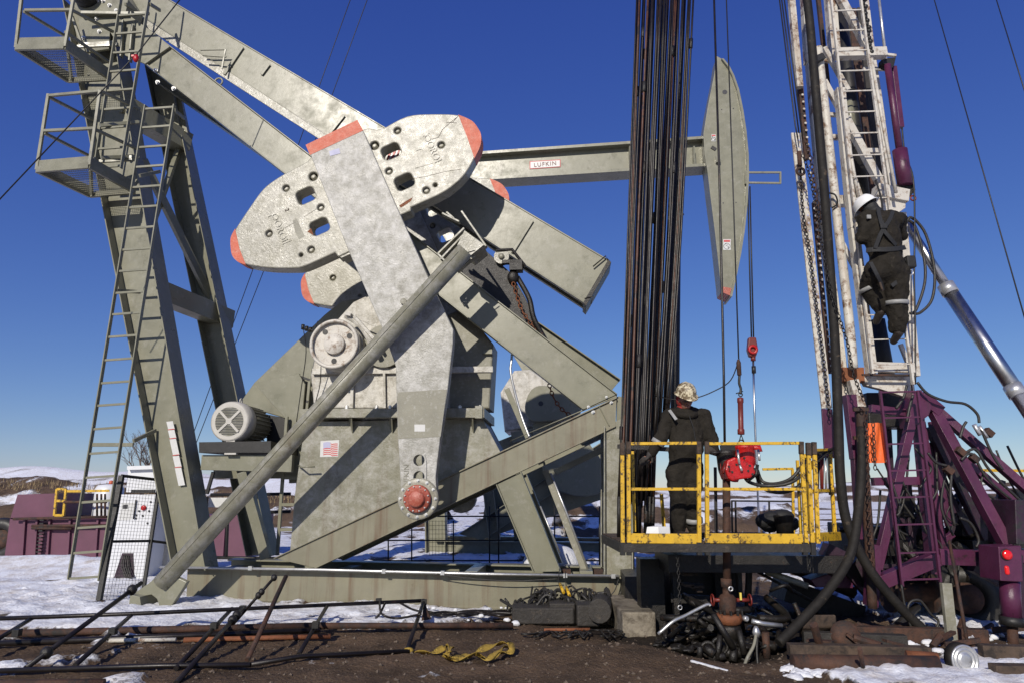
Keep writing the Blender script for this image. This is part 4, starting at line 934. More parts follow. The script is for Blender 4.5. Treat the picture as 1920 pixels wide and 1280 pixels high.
GT = empty('mesh_gate', PG(220, 1143), 'black framed wire mesh gate leaning in front of the white cabinet', 'gate')
gY = 11.4
gc = [PY(228, 891, gY), PY(300, 899, gY + .6), PY(264, 1139, gY + .35), PY(182, 1146, gY - .3)]
for nm, a, b, t in (('gate_frame', 0, 1, .045), ('gate_frame', 1, 2, .05), ('gate_frame', 2, 3, .04), ('gate_frame', 3, 0, .07)): build(nm, MB().bar(gc[a], gc[b], t, t), M['black'], GT)
ml = gc[0].lerp(gc[3], .50); mr_ = gc[1].lerp(gc[2], .49)
build('gate_rail', MB().bar(ml, mr_, .04, .04), M['black'], GT)
wm = MB()
for k in range(1, 13): wm.bar(gc[0].lerp(gc[1], k / 13), gc[3].lerp(gc[2], k / 13), .0036, .0036)
for k in range(1, 38): wm.bar(gc[0].lerp(gc[3], k / 38), gc[1].lerp(gc[2], k / 38), .0036, .0036)
build('wire_mesh', wm, M['black'], GT, kind='stuff')
build('gate_rail', MB().bar(mr_, PY(352, 1022, gY + 1.0), .04, .04), M['black'], GT)

# black pipe frames behind the motor
FB = empty('pipe_frame', PG(430, 1050), 'dark pipe rack with cross bars behind the motor stand', 'pipe rack')
for a, b in (((395, 927), (545, 925)), ((400, 962), (545, 958)), ((392, 1044), (520, 1046)), ((428, 935), (424, 1044)), ((495, 925), (500, 1046)), ((388, 930), (382, 1040))): build('rack_bar', MB().tube([PY(*a, 15.2), PY(*b, 15.2)], .035, 7), M['black'], FB)
build('white_cover', slab([(392, 932), (445, 932), (444, 950), (390, 950)], 15.6, 16.0), M['sticker'], FB)

# ------------------------------------------------------------ fence sections lying in front, pipes and poles
def flat_panel(name, label, bars, org, m='rod', rr=.024, cat='fence section'):
    P_ = empty(name, org, label, cat)
    for b in bars:
        pts = [PG(px, py, z) for px, py, z in b[:-1]]
        build(b[-1], MB().tube(pts, rr, 8), M[m], P_)
    return P_
FP = flat_panel('fence_section', 'dark welded pipe fence section lying over snow and dirt in front of the base', [
    [(-40, 1160, .26), (240, 1150, .26), (795, 1125, .26), 'long_bar'],
    [(-40, 1258, .05), (300, 1247, .05), (470, 1245, .06), 'long_bar'],
    [(62, 1157, .25), (-30, 1213, .12), 'cross_bar'],
    [(250, 1149, .25), (140, 1247, .07), 'cross_bar'],
    [(435, 1140, .25), (330, 1252, .04), 'cross_bar'],
    [(614, 1134, .25), (560, 1226, .05), 'cross_bar'],
    [(795, 1125, .26), (763, 1218, .04), 'cross_bar'],
    [(470, 1245, .06), (565, 1229, .05), (768, 1220, .04), 'long_bar']], PG(400, 1200))
fk = MB()
for px, py, z in ((32, 1185, .2), (212, 1182, .2), (402, 1172, .2), (592, 1170, .2), (710, 1126, .26), (795, 1128, .25), (455, 1140, .25)): fk.box(PG(px, py, z), .07, .07, .07)
build('clamps', fk, M['black'], FP, kind='stuff')
fk = MB(); fk.tube(spline([PG(712, 1126, .28), PG(716, 1150, .2), PG(745, 1158, .15), PG(790, 1150, .22)], 5), .014, 6); fk.tube(spline([PG(745, 1126, .26), PG(770, 1140, .2), PG(790, 1146, .22)], 5), .014, 6); fk.tube(spline([PG(722, 1130, .26), PG(712, 1150, .16), PG(705, 1157, .1)], 5), .016, 6)
build('tied_rope', fk, M['rod'], FP)
build('end_gusset', MB().prism([PG(795, 1128, .25), PG(808, 1160, .1), PG(790, 1163, .08)], V((0, .05, 0))), M['rust'], FP)
def pole(name, a, b, r, m, label, cat='pipe', knots=(), group=None):
    P_ = empty(name, (min(a, b, key=lambda q: q.z)), label, cat, group)
    build('tube', MB().tube([a, b], r, 10), M[m], P_)
    for t in knots: c = a.lerp(b, t); build('knot', MB().ell(c, r * 2.2, r * 2.2, r * 2.4, 10), M['oily'], P_)
    return P_
pole('leaning_pole', PY(265, 1092, 8.6), PG(48, 1252, .05), .026, 'rod', 'long dark bar slanting from the prop foot down to the left corner', 'bar', (.1, .85))
pole('leaning_pole', PY(536, 1080, 8.8), PG(464, 1236, .06), .026, 'rust', 'brown pipe leaning across the lying fence, right of the tasselled pole', 'bar')
pole('leaning_pole', PY(514, 1082, 8.9), PG(440, 1166, .14), .018, 'rod', 'thin dark pole with taped tassel head leaning on the lying fence', 'bar', (.0, .32, .4))
pole('leaning_pole', PG(455, 1140, .3), PG(330, 1280, .02), .024, 'rod', 'dark bar with a taped middle running down to the bottom edge of the picture', 'bar', (.12, .2))
pole('ground_pipe', PG(-30, 1188, .09), PG(610, 1172, .09), .042, 'rust', 'thick rusty pipe lying in the snow behind the fence section', 'pipe')
pole('ground_pipe', PG(-40, 1207, .06), PG(600, 1180, .06), .032, 'rod', 'dark pipe lying just in front of the thick rusty one', 'pipe')
pole('ground_pipe', PG(345, 1199, .04), PG(620, 1192, .04), .028, 'rustbr', 'orange rusty rod lying on the dirt under the fence section', 'pipe')
pole('ground_pipe', PG(205, 1200, .05), PG(330, 1198, .05), .022, 'whiterust', 'short pale pipe in line with the orange rusty rod', 'pipe')
pole('ground_pipe', PG(600, 1172, .1), PG(962, 1172, .06), .036, 'rust', 'brown pipe running right towards the tarred timbers', 'pipe')
pole('ground_pipe', PG(1020, 1180, .04), PG(1106, 1179, .04), .02, 'rustbr', 'short bright rust rod under the front edge of the tarred timbers', 'pipe')
pole('ground_pipe', PG(-20, 1281, .04), PG(196, 1278, .04), .03, 'rust', 'rusty pipe cut off by the bottom left corner', 'pipe')
ep = MB(); c = PG(172, 1130, .03); ep.bar(PG(20, 1142, .03), PG(196, 1128, .05), .16, .05); build('plank', ep, M['deck'], None, bev=.005, label='old plank lying in the snow left of the mesh gate', cat='plank')
ep = MB(); ep.bar(PG(-20, 1158, .05), PG(62, 1150, .05), .16, .06); build('plank', ep, M['concrete'], None, bev=.005, label='pale plank end at the left edge above the lying fence', cat='plank')
for i, (a, b, lb) in enumerate(((PG(560, 1064, .5), PG(700, 1060, .5), 0),)): pass
# cable and tarred timbers heaped at the well end of the base
for (x0, x1, y0, y1, d_, lb) in ((1030, 1080, 1136, 1170, .35, 'left tarred timber block in front of the base end'), (1082, 1126, 1138, 1174, .35, 'right tarred timber block in front of the base end')):
    a = PG(x0, y1, .0); bx = MB(); wd = (PG(x1, y1, 0) - a).length; hg = .26
    bx.box(V(((a.x + PG(x1, y1).x) / 2, a.y + .18, hg / 2)), wd * .97, .36, hg); build('timber_block', bx, M['timber'], None, bev=.02, label=lb, cat='timber', group='tarred timbers')
bx = MB(); a = PG(1148, 1178, 0); bx.tube([V((a.x - .15, a.y + .05, .2)), V((a.x - .02, a.y + .75, .18))], .15, 14); build('timber_log', bx, M['timber'], None, bev=.01, label='round black log end right of the tarred timber blocks', cat='log')
bx = MB(); a = PG(975, 1174, 0); bx.box(V((a.x + .3, a.y + .3, .11)), .8, .4, .2); build('timber_block', bx, M['timber'], None, bev=.02, label='low black timber lying left of the two tarred blocks', cat='timber', group='tarred timbers')
hc = MB(); r3 = random.Random(5)
for k in range(30):
    x = r3.uniform(945, 1115); pts = []
    for j in range(6):
        x += r3.uniform(-14, 34); x = min(1145, max(935, x)); pts.append(PG(x, 1162 + r3.uniform(-6, 6), 0) + V((0, r3.uniform(0, .5), .24 + r3.uniform(-.12, .12) * (1 if x > 1000 else .8) - (.0 if x > 1000 else .1))))
    hc.tube(spline(pts, 4), r3.choice((.014, .02, .028)), 6)
CH = empty('cable_heap', PG(1050, 1165), 'heap of black electric cables tumbled over the tarred timbers', 'cable heap'); build('cables', hc, M['rubber'], CH, kind='stuff')
pl = MB()
for x0, y0, x1, y1 in ((1050, 1094, 1057, 1110), (1062, 1100, 1068, 1116)): pl.tube([PY(x0, y0, 10.1), PY(x1, y1, 9.9)], .022, 8)
build('cable_plug', pl, M['yellow'], CH)
pl = MB(); pl.tube(spline([PY(1049, 1066, 10.4), PY(1048, 1094, 10.1), PY(1060, 1122, 9.9)], 5), .007, 5); pl.tube(spline([PY(1060, 1070, 10.4), PY(1062, 1100, 10.1), PY(1072, 1126, 9.9)], 5), .007, 5); build('cable', pl, M['rubber'], CH)
sg = MB(); a = PG(1040, 1182, .03)
for k in range(14):
    x = r3.uniform(975, 1160); sg.tube(spline([PG(x + j * 14, 1184 + r3.uniform(-4, 10), .02 + r3.uniform(0, .03)) for j in range(4)], 3), .012, 5)
build('loose_cable', sg, M['oily'], None, kind='stuff')
rg = MB()
for k in range(5): rg.tube(spline([PG(800 + j * 34, 1148 + r3.uniform(-4, 6), .03 + r3.uniform(0, .06)) for j in range(6)], 4), .018, 6)
build('old_rope', rg, M['rod'], None, label='tangle of dark rope on the snow right of the lying fence', cat='rope')
# yellow lifting strap
def ribbon(pts, wd, m, tw=None):
    mb = MB(); pts = spline(pts, 6); n = len(pts)
    for i, p in enumerate(pts):
        t = (pts[min(i + 1, n - 1)] - pts[max(i - 1, 0)]).normalized(); s_ = t.cross(UP).normalized(); a = (tw or 0) * math.sin(i * .55); s_ = (s_ * math.cos(a) + UP * math.sin(a)) * wd / 2
        mb.v += [p - s_ + UP * .004, p + s_ + UP * .004, p + s_, p - s_]
    for i in range(n - 1):
        for j in range(4): mb.f.append((i * 4 + j, i * 4 + (j + 1) % 4, (i + 1) * 4 + (j + 1) % 4, (i + 1) * 4 + j))
    mb.s = [True] * len(mb.f); return mb
YS = empty('lifting_strap', PG(880, 1225), 'dirty yellow webbing strap crumpled on the bare dirt', 'strap')
build('webbing', ribbon([PG(780, 1221, .05), PG(812, 1222, .06), PG(838, 1211, .10), PG(846, 1214, .12), PG(836, 1228, .08), PG(850, 1233, .05), PG(880, 1230, .07), PG(905, 1216, .12), PG(935, 1206, .14), PG(956, 1208, .12), PG(958, 1220, .08), PG(938, 1222, .07)], .07, 'yhose', .8), M['yhose'], YS)
build('webbing', ribbon([PG(832, 1214, .06), PG(842, 1222, .10), PG(834, 1232, .05), PG(860, 1234, .05), PG(888, 1226, .06), PG(920, 1232, .06), PG(940, 1216, .11), PG(950, 1212, .08)], .06, 'yhose', 1.0), M['yhose'], YS)
build('webbing', ribbon([PG(893, 1228, .04), PG(912, 1236, .05), PG(930, 1224, .09), PG(948, 1222, .09)], .055, 'yhose', .6), M['yhose'], YS)
build('strap_end', MB().ell(PG(766, 1219, .04), .06, .05, .035, 8), M['yhose'], YS)
# concrete footing under the well end
bx = MB(); a = PG(1168, 1190, 0); b = PG(1231, 1190, 0)
bx.box(V(((a.x + b.x) / 2, a.y + .75, .02)), (b.x - a.x) * 1.0, 1.5, .48); build('concrete_block', bx, M['concrete'], None, bev=.02, label='stained pale concrete block under the well end of the base', cat='concrete block')
bx = MB(); bx.hexa([PY(1172, 1080, 10.0), PY(1242, 1080, 9.6), PY(1242, 1165, 9.6), PY(1172, 1150, 10.0)], [PY(1172, 1080, 10.0) + V((.1, 1.2, 0)), PY(1242, 1080, 9.6) + V((.1, 1.2, 0)), PY(1242, 1165, 9.6) + V((.1, 1.2, 0)), PY(1172, 1150, 10.0) + V((.1, 1.2, 0))]); build('shade_filler', bx, M['oily'], None, label='black box standing in for shadowed clutter against the well end of the base', cat='steel box')  # black box painting in the shadowed clutter past the base end

# ------------------------------------------------------------ workover rig: derrick
FWD = V((0, cP, sP))
def pxm(p, n): return n * (p - CAM).dot(FWD) / F_PX      # n photo pixels at p, in metres
MY = 8.9
RG = empty('workover_rig', PG(1700, 1200), 'workover rig on the right with white derrick, purple frame and hydraulic jack', 'drilling rig')
def rbar(name, m, x0, y0, x1, y1, wpx, Y0=MY, Y1=None, dep=None, parent=None, bev=.004, **k):
    a = PY(x0, y0, Y0); b = PY(x1, y1, Y1 if Y1 is not None else Y0); wm_ = pxm((a + b) / 2, wpx)
    return build(name, MB().bar(a, b, wm_, dep or wm_, V((0, 1, 0))), M[m], parent or RG, bev, **k)
def rtube(name, m, pts, rpx, Y=MY, parent=None, seg=8, sp=True, **k):
    P_ = [PY(q[0], q[1], q[2] if len(q) > 2 else Y) for q in pts]
    return build(name, MB().tube(spline(P_, 5) if sp and len(P_) > 2 else P_, pxm(P_[0], rpx), seg), M[m], parent or RG, **k)
MT = 'whiterust'
rbar('mast_leg', MT, 1482, -20, 1499, 165, 11, MY - .1)
rbar('mast_leg', MT, 1509, -20, 1517, 120, 15, MY)
rbar('mast_leg', MT, 1517, 110, 1544, 420, 13, MY)
rbar('mast_leg', MT, 1544, 420, 1584, 745, 17, MY + .1, dep=.08)
rbar('mast_leg', MT, 1555, -20, 1565, 108, 17, MY + .3)
rbar('mast_leg', 'white', 1574, 168, 1600, 430, 16, MY - .1)
rbar('mast_leg', 'white', 1600, 430, 1634, 700, 16, MY - .1)
rbar('mast_leg', 'white', 1634, 112, 1652, 230, 12, MY + .4)
rbar('mast_leg', 'white', 1652, 230, 1674, 370, 11, MY + .4)
rbar('mast_leg', 'white', 1690, 400, 1716, 705, 13, MY + .3)
rbar('mast_leg', MT, 1620, -20, 1640, 150, 9, MY + .9)
rbar('mast_leg', 'rust', 1532, -20, 1552, 160, 7, MY + .9)
rbar('mast_leg', 'rust', 1575, 100, 1600, 420, 6, MY + .9)
rbar('standpipe', 'white', 1536, 94, 1566, 370, 10, MY - .15) if False else None
rtube('stand_pipe', MT, [(1534, 90), (1550, 230), (1566, 372), (1572, 430), (1592, 600), (1600, 690)], 7.5, MY - .15, seg=14)
rbar('pipe_collar', 'black', 1530, 108, 1536, 118, 19, MY - .2)
rtube('pipe_tie', 'black', [(1553, 362, 8.7), (1566, 366, 8.62), (1570, 382, 8.65), (1560, 390, 8.7)], 1.6)
# perforated runner strip down the left side
rn = MB(); a0, a1 = PY(1492, 250, MY - .2), PY(1550, 765, MY - .2); rn.bar(a0, a1, .13, .03, V((0, 1, 0)))
rs = build('runner_plate', rn, M[MT], RG, bev=.003)
rn = MB()
for k in range(34):
    t = .03 + k * .029; q = a0.lerp(a1, t); rn.lathe(q + V((.03 if k % 1 == 0 else -.03, -.016, 0)), V((0, -1, 0)), [(.013, 0), (.013, .002)], 8)
build('runner_hole', rn, M['blueink'], rs, kind='stuff')
rbar('runner_plate', 'purple', 1550, 766, 1556, 858, 20, MY - .2, dep=.03)
rbar('rack_strip', 'rust', 1500, 160, 1512, 300, 9, MY + .0)
rbar('rack_strip', 'rust', 1526, 380, 1556, 700, 7, MY + .0)
rb_ = MB()
for k in range(42):
    t = k / 42; q = PY(1503 + 60 * t, 165 + 560 * t, MY - .06); rb_.lathe(q, V((0, -1, 0)), [(.018, 0), (.016, .012)], 8)
build('rack_bolts', rb_, M['white'], RG, kind='stuff')
# cross beams, diagonals
rbar('cross_beam', 'white', 1567, 102, 1660, 100, 18, MY - .05, dep=.12)
rbar('cross_beam', 'white', 1620, 98, 1680, 105, 5, MY + .1)
rbar('cross_beam', 'white', 1560, 350 + 28, 1600, 378, 18, MY + .1)
rbar('cross_beam', MT, 1510, 110, 1560, 116, 6, MY + .2)
rbar('cross_beam', MT, 1545, 215, 1585, 217, 7, MY + .2)
rbar('cross_beam', MT, 1555, 258, 1590, 258, 9, MY + .2)
rbar('cross_beam', 'white', 1618, 284, 1655, 284, 9, MY + .2)
rbar('cross_beam', 'white', 1618, 130, 1660, 130, 6, MY + .3)
for (x0, y0, x1, y1, w_) in ((1572, -10, 1626, 90, 12), (1545, 90, 1590, 170, 8), (1585, 222, 1660, 362, 13), (1545, 152, 1585, 225, 9), (1570, 440, 1612, 520, 8), (1688, 645, 1706, 690, 7), (1590, 300, 1615, 370, 6), (1556, 320, 1575, 420, 6)):
    rbar('mast_diagonal', 'white', x0, y0, x1, y1, w_, MY + .15)
rbar('mast_shoe', 'white', 1640, 360, 1698, 372, 24, MY + .05, dep=.2)
sp_ = MB(); sp_.prism([PY(x, y, MY) for x, y in ((1672, 352), (1692, 362), (1699, 372), (1698, 390), (1680, 402), (1640, 400), (1642, 372))], V((0, .25, 0))); build('mast_shoe', sp_, M['white'], RG, bev=.006)
rbar('cross_beam', 'white', 1640, 688, 1712, 690, 18, MY - .1, dep=.1)
rbar('cross_beam', 'rust', 1616, 702, 1712, 703, 4, MY - .15)
sp_ = MB(); sp_.prism([PY(x, y, MY) for x, y in ((1612, 700), (1712, 700), (1716, 738), (1705, 746), (1650, 728), (1625, 722))], V((0, .10, 0))); build('mast_foot_plate', sp_, M['white'], RG, bev=.004)
sp_ = MB(); sp_.prism([PY(x, y, MY - .02) for x, y in ((1580, 688), (1620, 688), (1622, 716), (1582, 714))], V((0, .2, 0))); build('rusty_pad', sp_, M['rustbr'], RG, bev=.004)
rbar('mast_leg_foot', MT, 1598, 712, 1612, 764, 17, MY - .05)
# inner dark cylinder, boards and lines
rtube('raising_cylinder', 'black', [(1572, 10, 9.5), (1597, 200, 9.5), (1618, 372, 9.5)], 12, seg=16, sp=False)
rtube('raising_cylinder_rod', 'olive', [(1590, 190, 9.45), (1600, 250, 9.45)], 8, seg=14, sp=False)
rbar('inner_board', 'rust', 1594, 20, 1632, 372, 15, 9.7)
rbar('inner_board', 'timber', 1612, 20, 1652, 372, 18, 9.8)
rbar('inner_board', 'timber', 1585, 20, 1600, 120, 12, 9.7)
rbar('inner_board', 'rust', 1645, 600, 1672, 700, 10, 9.6)
rtube('raising_cylinder', 'black', [(1644, 600, 9.5), (1668, 735, 9.5)], 14, seg=16, sp=False)
bx = MB(); bx.prism([PY(x, y, 9.3) for x, y in ((1625, 735), (1712, 735), (1716, 800), (1630, 800))], V((0, .4, 0))); build('winch_housing', bx, M['oily'], RG, bev=.02)
# derrick ladder
def rladder(name, m, L0, L1, R0, R1, ys, Y, rpx=3.4, rung=2.2, par=None):
    ip = lambda a, b, y: a[0] + (b[0] - a[0]) * (y - a[1]) / (b[1] - a[1])
    mb = MB(); 
    for a, b in ((L0, L1), (R0, R1)): p, q = PY(*a, Y), PY(*b, Y); mb.bar(p, q, pxm(p, rpx), pxm(p, rpx) * 1.6, V((0, 1, 0)))
    L = build(name, mb, M[m], par or RG)
    for y in ys: p, q = PY(ip(L0, L1, y), y + 1, Y), PY(ip(R0, R1, y), y - 1, Y); build('rung', MB().bar(p, q, pxm(p, rung), pxm(p, rung)), M[m], L)
    return L
rladder('derrick_ladder', 'white', (1556, -20), (1636, 700), (1611, -20), (1712, 720), [-15, 20, 57, 95, 133, 171, 210, 250, 291, 331, 372, 414, 457, 500, 545, 590, 636, 683], MY - .25)
rtube('ladder_side_pipe', 'white', [(1634, 110), (1655, 230), (1680, 362)], 3, MY - .2, sp=False)
rtube('ladder_side_pipe', 'chrome', [(1695, 560), (1712, 735)], 3, MY - .2, sp=False)
rtube('ladder_side_pipe', 'white', [(1590, 260), (1610, 375)], 3, MY - .2, sp=False)
hc = MB()
for k in range(16): hc.ell(PY(1619 + 1.0 * k + rnd.uniform(-3, 3), 0 + k * 6.5, MY - .1), .035, .03, .035, 8)
build('hydraulic_fittings', hc, M['black'], RG, kind='stuff')
# hydraulic cylinder hung on the right
rtube('top_rod', 'steel', [(1646, -20), (1661, 112)], 2.6, MY, sp=False)
sp_ = MB(); sp_.prism([PY(x, y, MY) for x, y in ((1655, 110), (1680, 108), (1676, 124), (1672, 128), (1655, 118))], V((0, .12, 0))); build('cylinder_bracket', sp_, M['black'], RG)
rtube('purple_cylinder', 'purple', [(1664, 122), (1687, 286)], 6, MY, sp=False, seg=16)
rbar('cylinder_guard', 'purple', 1675, 126, 1689, 240, 9, MY + .1)
rtube('purple_cylinder', 'purple', [(1687, 282), (1697, 348)], 13, MY, sp=False, seg=20)
sp_ = MB(); sp_.prism([PY(x, y, MY) for x, y in ((1680, 346), (1712, 342), (1717, 356), (1708, 368), (1700, 360), (1682, 358))], V((0, .14, 0))); build('cylinder_bracket', sp_, M['oily'], RG, bev=.006)
build('shackle', MB().ring(PY(1712, 372, MY), V((0, 1, 0)), .035, .012, 12, 6), M['darkred'], RG)
rtube('wire_line', 'black', [(1691, 240), (1697, 290), (1712, 335), (1715, 420), (1714, 520), (1716, 605), (1716, 720)], 1.6, MY - .02, seg=5)
for p_ in ([(1700, 412), (1716, 425), (1732, 480), (1734, 530), (1718, 580), (1706, 588)], [(1714, 410), (1736, 440), (1752, 505), (1748, 560), (1726, 586), (1712, 588)], [(1698, 420), (1706, 408), (1714, 412)]):
    rtube('hydraulic_hose', 'rubber', p_, 2.6, MY + .1, seg=7)
# chrome raising ram to the right
rtube('ram_rod', 'chrome', [(1690, 405, 9.3), (1780, 546, 9.0)], 8, seg=20, sp=False)
rtube('ram_barrel', 'chrome', [(1776, 540, 9.0), (1950, 800, 8.4)], 13, seg=24, sp=False)
build('ram_collar', MB().cyl(PY(1772, 534, 9.01), PY(1783, 551, 8.97), .105, 20), M['steel'], RG)
rtube('ram_lower_collar', 'steel', [(1897, 722, 8.55), (1910, 742, 8.5)], 16, seg=20, sp=False)
# black mud hose in front of the derrick, chains
rtube('mud_hose', 'rubmud', [(1511, -20), (1520, 60), (1532, 200), (1545, 350), (1556, 500), (1566, 650), (1572, 800), (1576, 900), (1590, 985), (1634, 1072), (1700, 1150), (1765, 1208)], 7.6, MY - .5, seg=14)
rtube('mud_hose', 'rubmud', [(1614, 800, 8.5), (1616, 870, 8.45), (1610, 950, 8.4), (1594, 1040, 8.3), (1550, 1110, 8.2), (1500, 1165, 8.1), (1460, 1205, 8.0)], 8.2, seg=14)
rtube('stand_pipe', 'rust', [(1612, 762), (1622, 900), (1630, 1020), (1636, 1140)], 8, MY - .3, seg=12)
for y in (767, 820): rbar('pipe_clamp', 'rust', 1600, y, 1628, y, 7, MY - .35)
def rchain(pts, Y, m='rod', L=.06): return build('chain', chain(spline([PY(x, y, Y) for x, y in pts], 5), L, L * .62, L * .11), M[m], RG, kind='stuff')
rchain([(1500, 300), (1506, 400), (1518, 470), (1532, 580), (1545, 680), (1556, 780)], MY - .35)
rchain([(1505, 290), (1518, 330), (1532, 400), (1545, 480), (1562, 560), (1588, 640), (1600, 700), (1620, 750)], MY - .6)
rchain([(1510, 260), (1522, 310), (1530, 370), (1540, 420)], MY - .4, 'rust', .08)
rchain([(1624, 770), (1628, 880), (1632, 1000), (1638, 1060)], MY - .55, 'rust')
rchain([(1637, 792), (1639, 830), (1641, 880)], MY - .5, 'rust')
rchain([(1270, 1040), (1273, 1090), (1275, 1136)], 7.95, 'black', .05)
rchain([(1517, 1040), (1519, 1072)], 7.95, 'black', .05)
build('safety_hook', MB().ring(PY(1275, 1138, 7.95), V((0, 1, 0)), .022, .006, 12, 5), M['steel'], RG)
hk = MB(); hk.ring(PY(1501, 322, MY - .4), V((0, 1, 0)), .05, .018, 14, 6); hk.tube([PY(1498, 285, MY - .4), PY(1500, 312, MY - .4)], .03, 8); build('tong_hook', hk, M['rust'], RG)
for i, p_ in enumerate(([(1463, -20), (1498, 250)], [(1459, -20), (1491, 235), (1496, 262)], [(1468, -20), (1505, 262)])): rtube('wire_line', 'black', p_, 1.3, MY - .4, seg=5, sp=False)
# ------------------------------------------------------------ purple lower frame
PU = 'purple'
def pb_(x0, y0, x1, y1, w_, Y0=MY, Y1=None, nm='frame_member', m=PU, **k): return rbar(nm, m, x0, y0, x1, y1, w_, Y0, Y1, **k)
pb_(1592, 740, 1606, 860, 19, MY - .1); pb_(1606, 860, 1616, 1010, 17, MY - .1)
pb_(1714, 764, 1644, 1065, 15, MY - .15); pb_(1719, 764, 1750, 1075, 17, MY - .1)
pb_(1631, 765, 1710, 775, 14, MY - .05); pb_(1636, 902, 1740, 900, 15, MY - .05)
pb_(1724, 742, 1760, 772, 22, MY - .1); pb_(1752, 772, 1886, 1020, 19, MY - .1, 8.5)
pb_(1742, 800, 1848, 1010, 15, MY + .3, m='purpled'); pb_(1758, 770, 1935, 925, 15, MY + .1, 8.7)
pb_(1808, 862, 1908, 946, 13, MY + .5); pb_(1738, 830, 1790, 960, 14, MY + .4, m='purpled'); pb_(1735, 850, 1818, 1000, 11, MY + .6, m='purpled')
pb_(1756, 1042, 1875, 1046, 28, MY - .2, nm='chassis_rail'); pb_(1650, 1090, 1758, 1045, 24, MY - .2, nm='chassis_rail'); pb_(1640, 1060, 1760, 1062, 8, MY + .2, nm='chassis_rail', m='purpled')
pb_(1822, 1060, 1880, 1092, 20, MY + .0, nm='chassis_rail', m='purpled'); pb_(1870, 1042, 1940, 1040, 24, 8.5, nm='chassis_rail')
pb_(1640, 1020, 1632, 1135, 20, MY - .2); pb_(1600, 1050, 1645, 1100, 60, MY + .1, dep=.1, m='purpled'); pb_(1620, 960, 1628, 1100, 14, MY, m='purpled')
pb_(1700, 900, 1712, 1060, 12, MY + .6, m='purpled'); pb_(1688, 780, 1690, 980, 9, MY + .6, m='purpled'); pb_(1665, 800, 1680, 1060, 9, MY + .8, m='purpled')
sp_ = MB(); sp_.prism([PY(x, y, MY - .2) for x, y in ((1712, 732), (1728, 730), (1748, 760), (1742, 778), (1712, 800), (1706, 770))], V((0, .3, 0))); build('pivot_bracket', sp_, M[PU], RG, bev=.008)
sp_ = MB(); sp_.prism([PY(x, y, MY + .1) for x, y in ((1520, 1086), (1562, 1072), (1600, 1072), (1600, 1102), (1530, 1100))], V((0, .3, 0))); build('outrigger_pad', sp_, M[PU], RG, bev=.008)
rladder('frame_ladder', PU, (1650, 732), (1692, 1098), (1720, 731), (1763, 1090), [734, 782, 831, 881, 931, 982, 1035, 1085], MY - .45, 3.6, 3)
mg = MB()
for k in range(10): mg.bar(PY(1655 + k * 9, 1048, MY + .3), PY(1665 + k * 9, 1084, MY + .3), .012, .012); mg.bar(PY(1665 + k * 9, 1048, MY + .3), PY(1655 + k * 9, 1084, MY + .3), .012, .012)
build('step_mesh', mg, M['black'], RG, kind='stuff')
for a in ((1746, 790, 1778, 985, 9, .35), (1728, 790, 1770, 1030, 10, .2), (1772, 800, 1862, 1012, 8, .5), (1786, 1000, 1700, 1060, 10, .3), (1820, 880, 1770, 1040, 7, .6), (1840, 930, 1896, 1030, 9, .5), (1690, 905, 1645, 1050, 8, .5), (1735, 905, 1700, 1050, 8, .55), (1880, 900, 1850, 1035, 8, .8)):
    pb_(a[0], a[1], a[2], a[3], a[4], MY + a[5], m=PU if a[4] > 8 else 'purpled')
r9 = random.Random(4)
for k in range(26):
    x = r9.uniform(1640, 1900); y = r9.uniform(820, 1020); pts = [(x, y)]
    for j in range(3): x += r9.uniform(-16, 30); y += r9.uniform(15, 60); pts.append((x, min(y, 1180)))
    rtube('thin_hose', 'rubber', pts, r9.uniform(1.2, 2.4), MY + r9.uniform(-.3, .6), seg=6)
ec = MB()
for k in range(60):
    x = r9.uniform(1640, 1900); y = r9.uniform(925, 1040); q = PY(x, y, 9.8 + r9.uniform(-.3, .8))
    if r9.random() < .6: ec.box(q, r9.uniform(.06, .3), .25, r9.uniform(.05, .25), V((math.cos(.3), math.sin(.3), 0)))
    else: d_ = V((r9.uniform(-1, 1), 0, r9.uniform(-.6, .6))).normalized(); ec.tube([q - d_ * r9.uniform(.1, .3), q + d_ * .15], r9.uniform(.02, .07), 8)
build('engine_clutter', ec, M['oily'], RG, bev=.004, kind='stuff')
# jack leg with lamps
sp_ = MB(); JY = 8.1
sp_.prism([PY(x, y, JY) for x, y in ((1872, 1024), (1915, 1022), (1918, 1090), (1876, 1088))], V((0, .35, 0))); build('jack_head', sp_, M[PU], RG, bev=.008)
rtube('jack_barrel', PU, [(1893, 1086, JY + .15), (1896, 1158, JY + .15)], 17, seg=24, sp=False)
rtube('jack_collar', 'black', [(1896, 1155, JY + .15), (1897, 1172, JY + .15)], 20, seg=24, sp=False)
rtube('jack_rod', 'rust', [(1898, 1172, JY + .15), (1900, 1224, JY + .15)], 9, seg=18, sp=False)
rbar('jack_pad', 'rust', 1868, 1226, 1935, 1226, 8, JY + .15, dep=.5)
sp_ = MB(); sp_.lathe(PY(1887, 1039, JY), V((0, -1, 0)), [(.055, 0), (.055, .02), (.045, .035), (0, .04)], 24); build('tail_lamp', sp_, M['lens'], RG)
sp_ = MB(); q = PY(1888, 1068, JY); sp_.bar(q + UP * .05, q - UP * .05, .05, .04, V((0, 1, 0))); build('marker_lamp', sp_, M['lens'], RG, bev=.02)
build('lamp_bezel', MB().ring(PY(1887, 1039, JY - .005), V((0, 1, 0)), .058, .008, 24, 6), M['black'], RG)
sp_ = MB(); sp_.prism([PY(x, y, 8.3) for x, y in ((1903, 936), (1945, 936), (1945, 1022), (1906, 1020))], V((0, .5, 0))); build('tool_box', sp_, M['purpled'], RG, bev=.01)
rbar('jack_guide', 'purpled', 1912, 1040, 1916, 1160, 8, JY + .3)
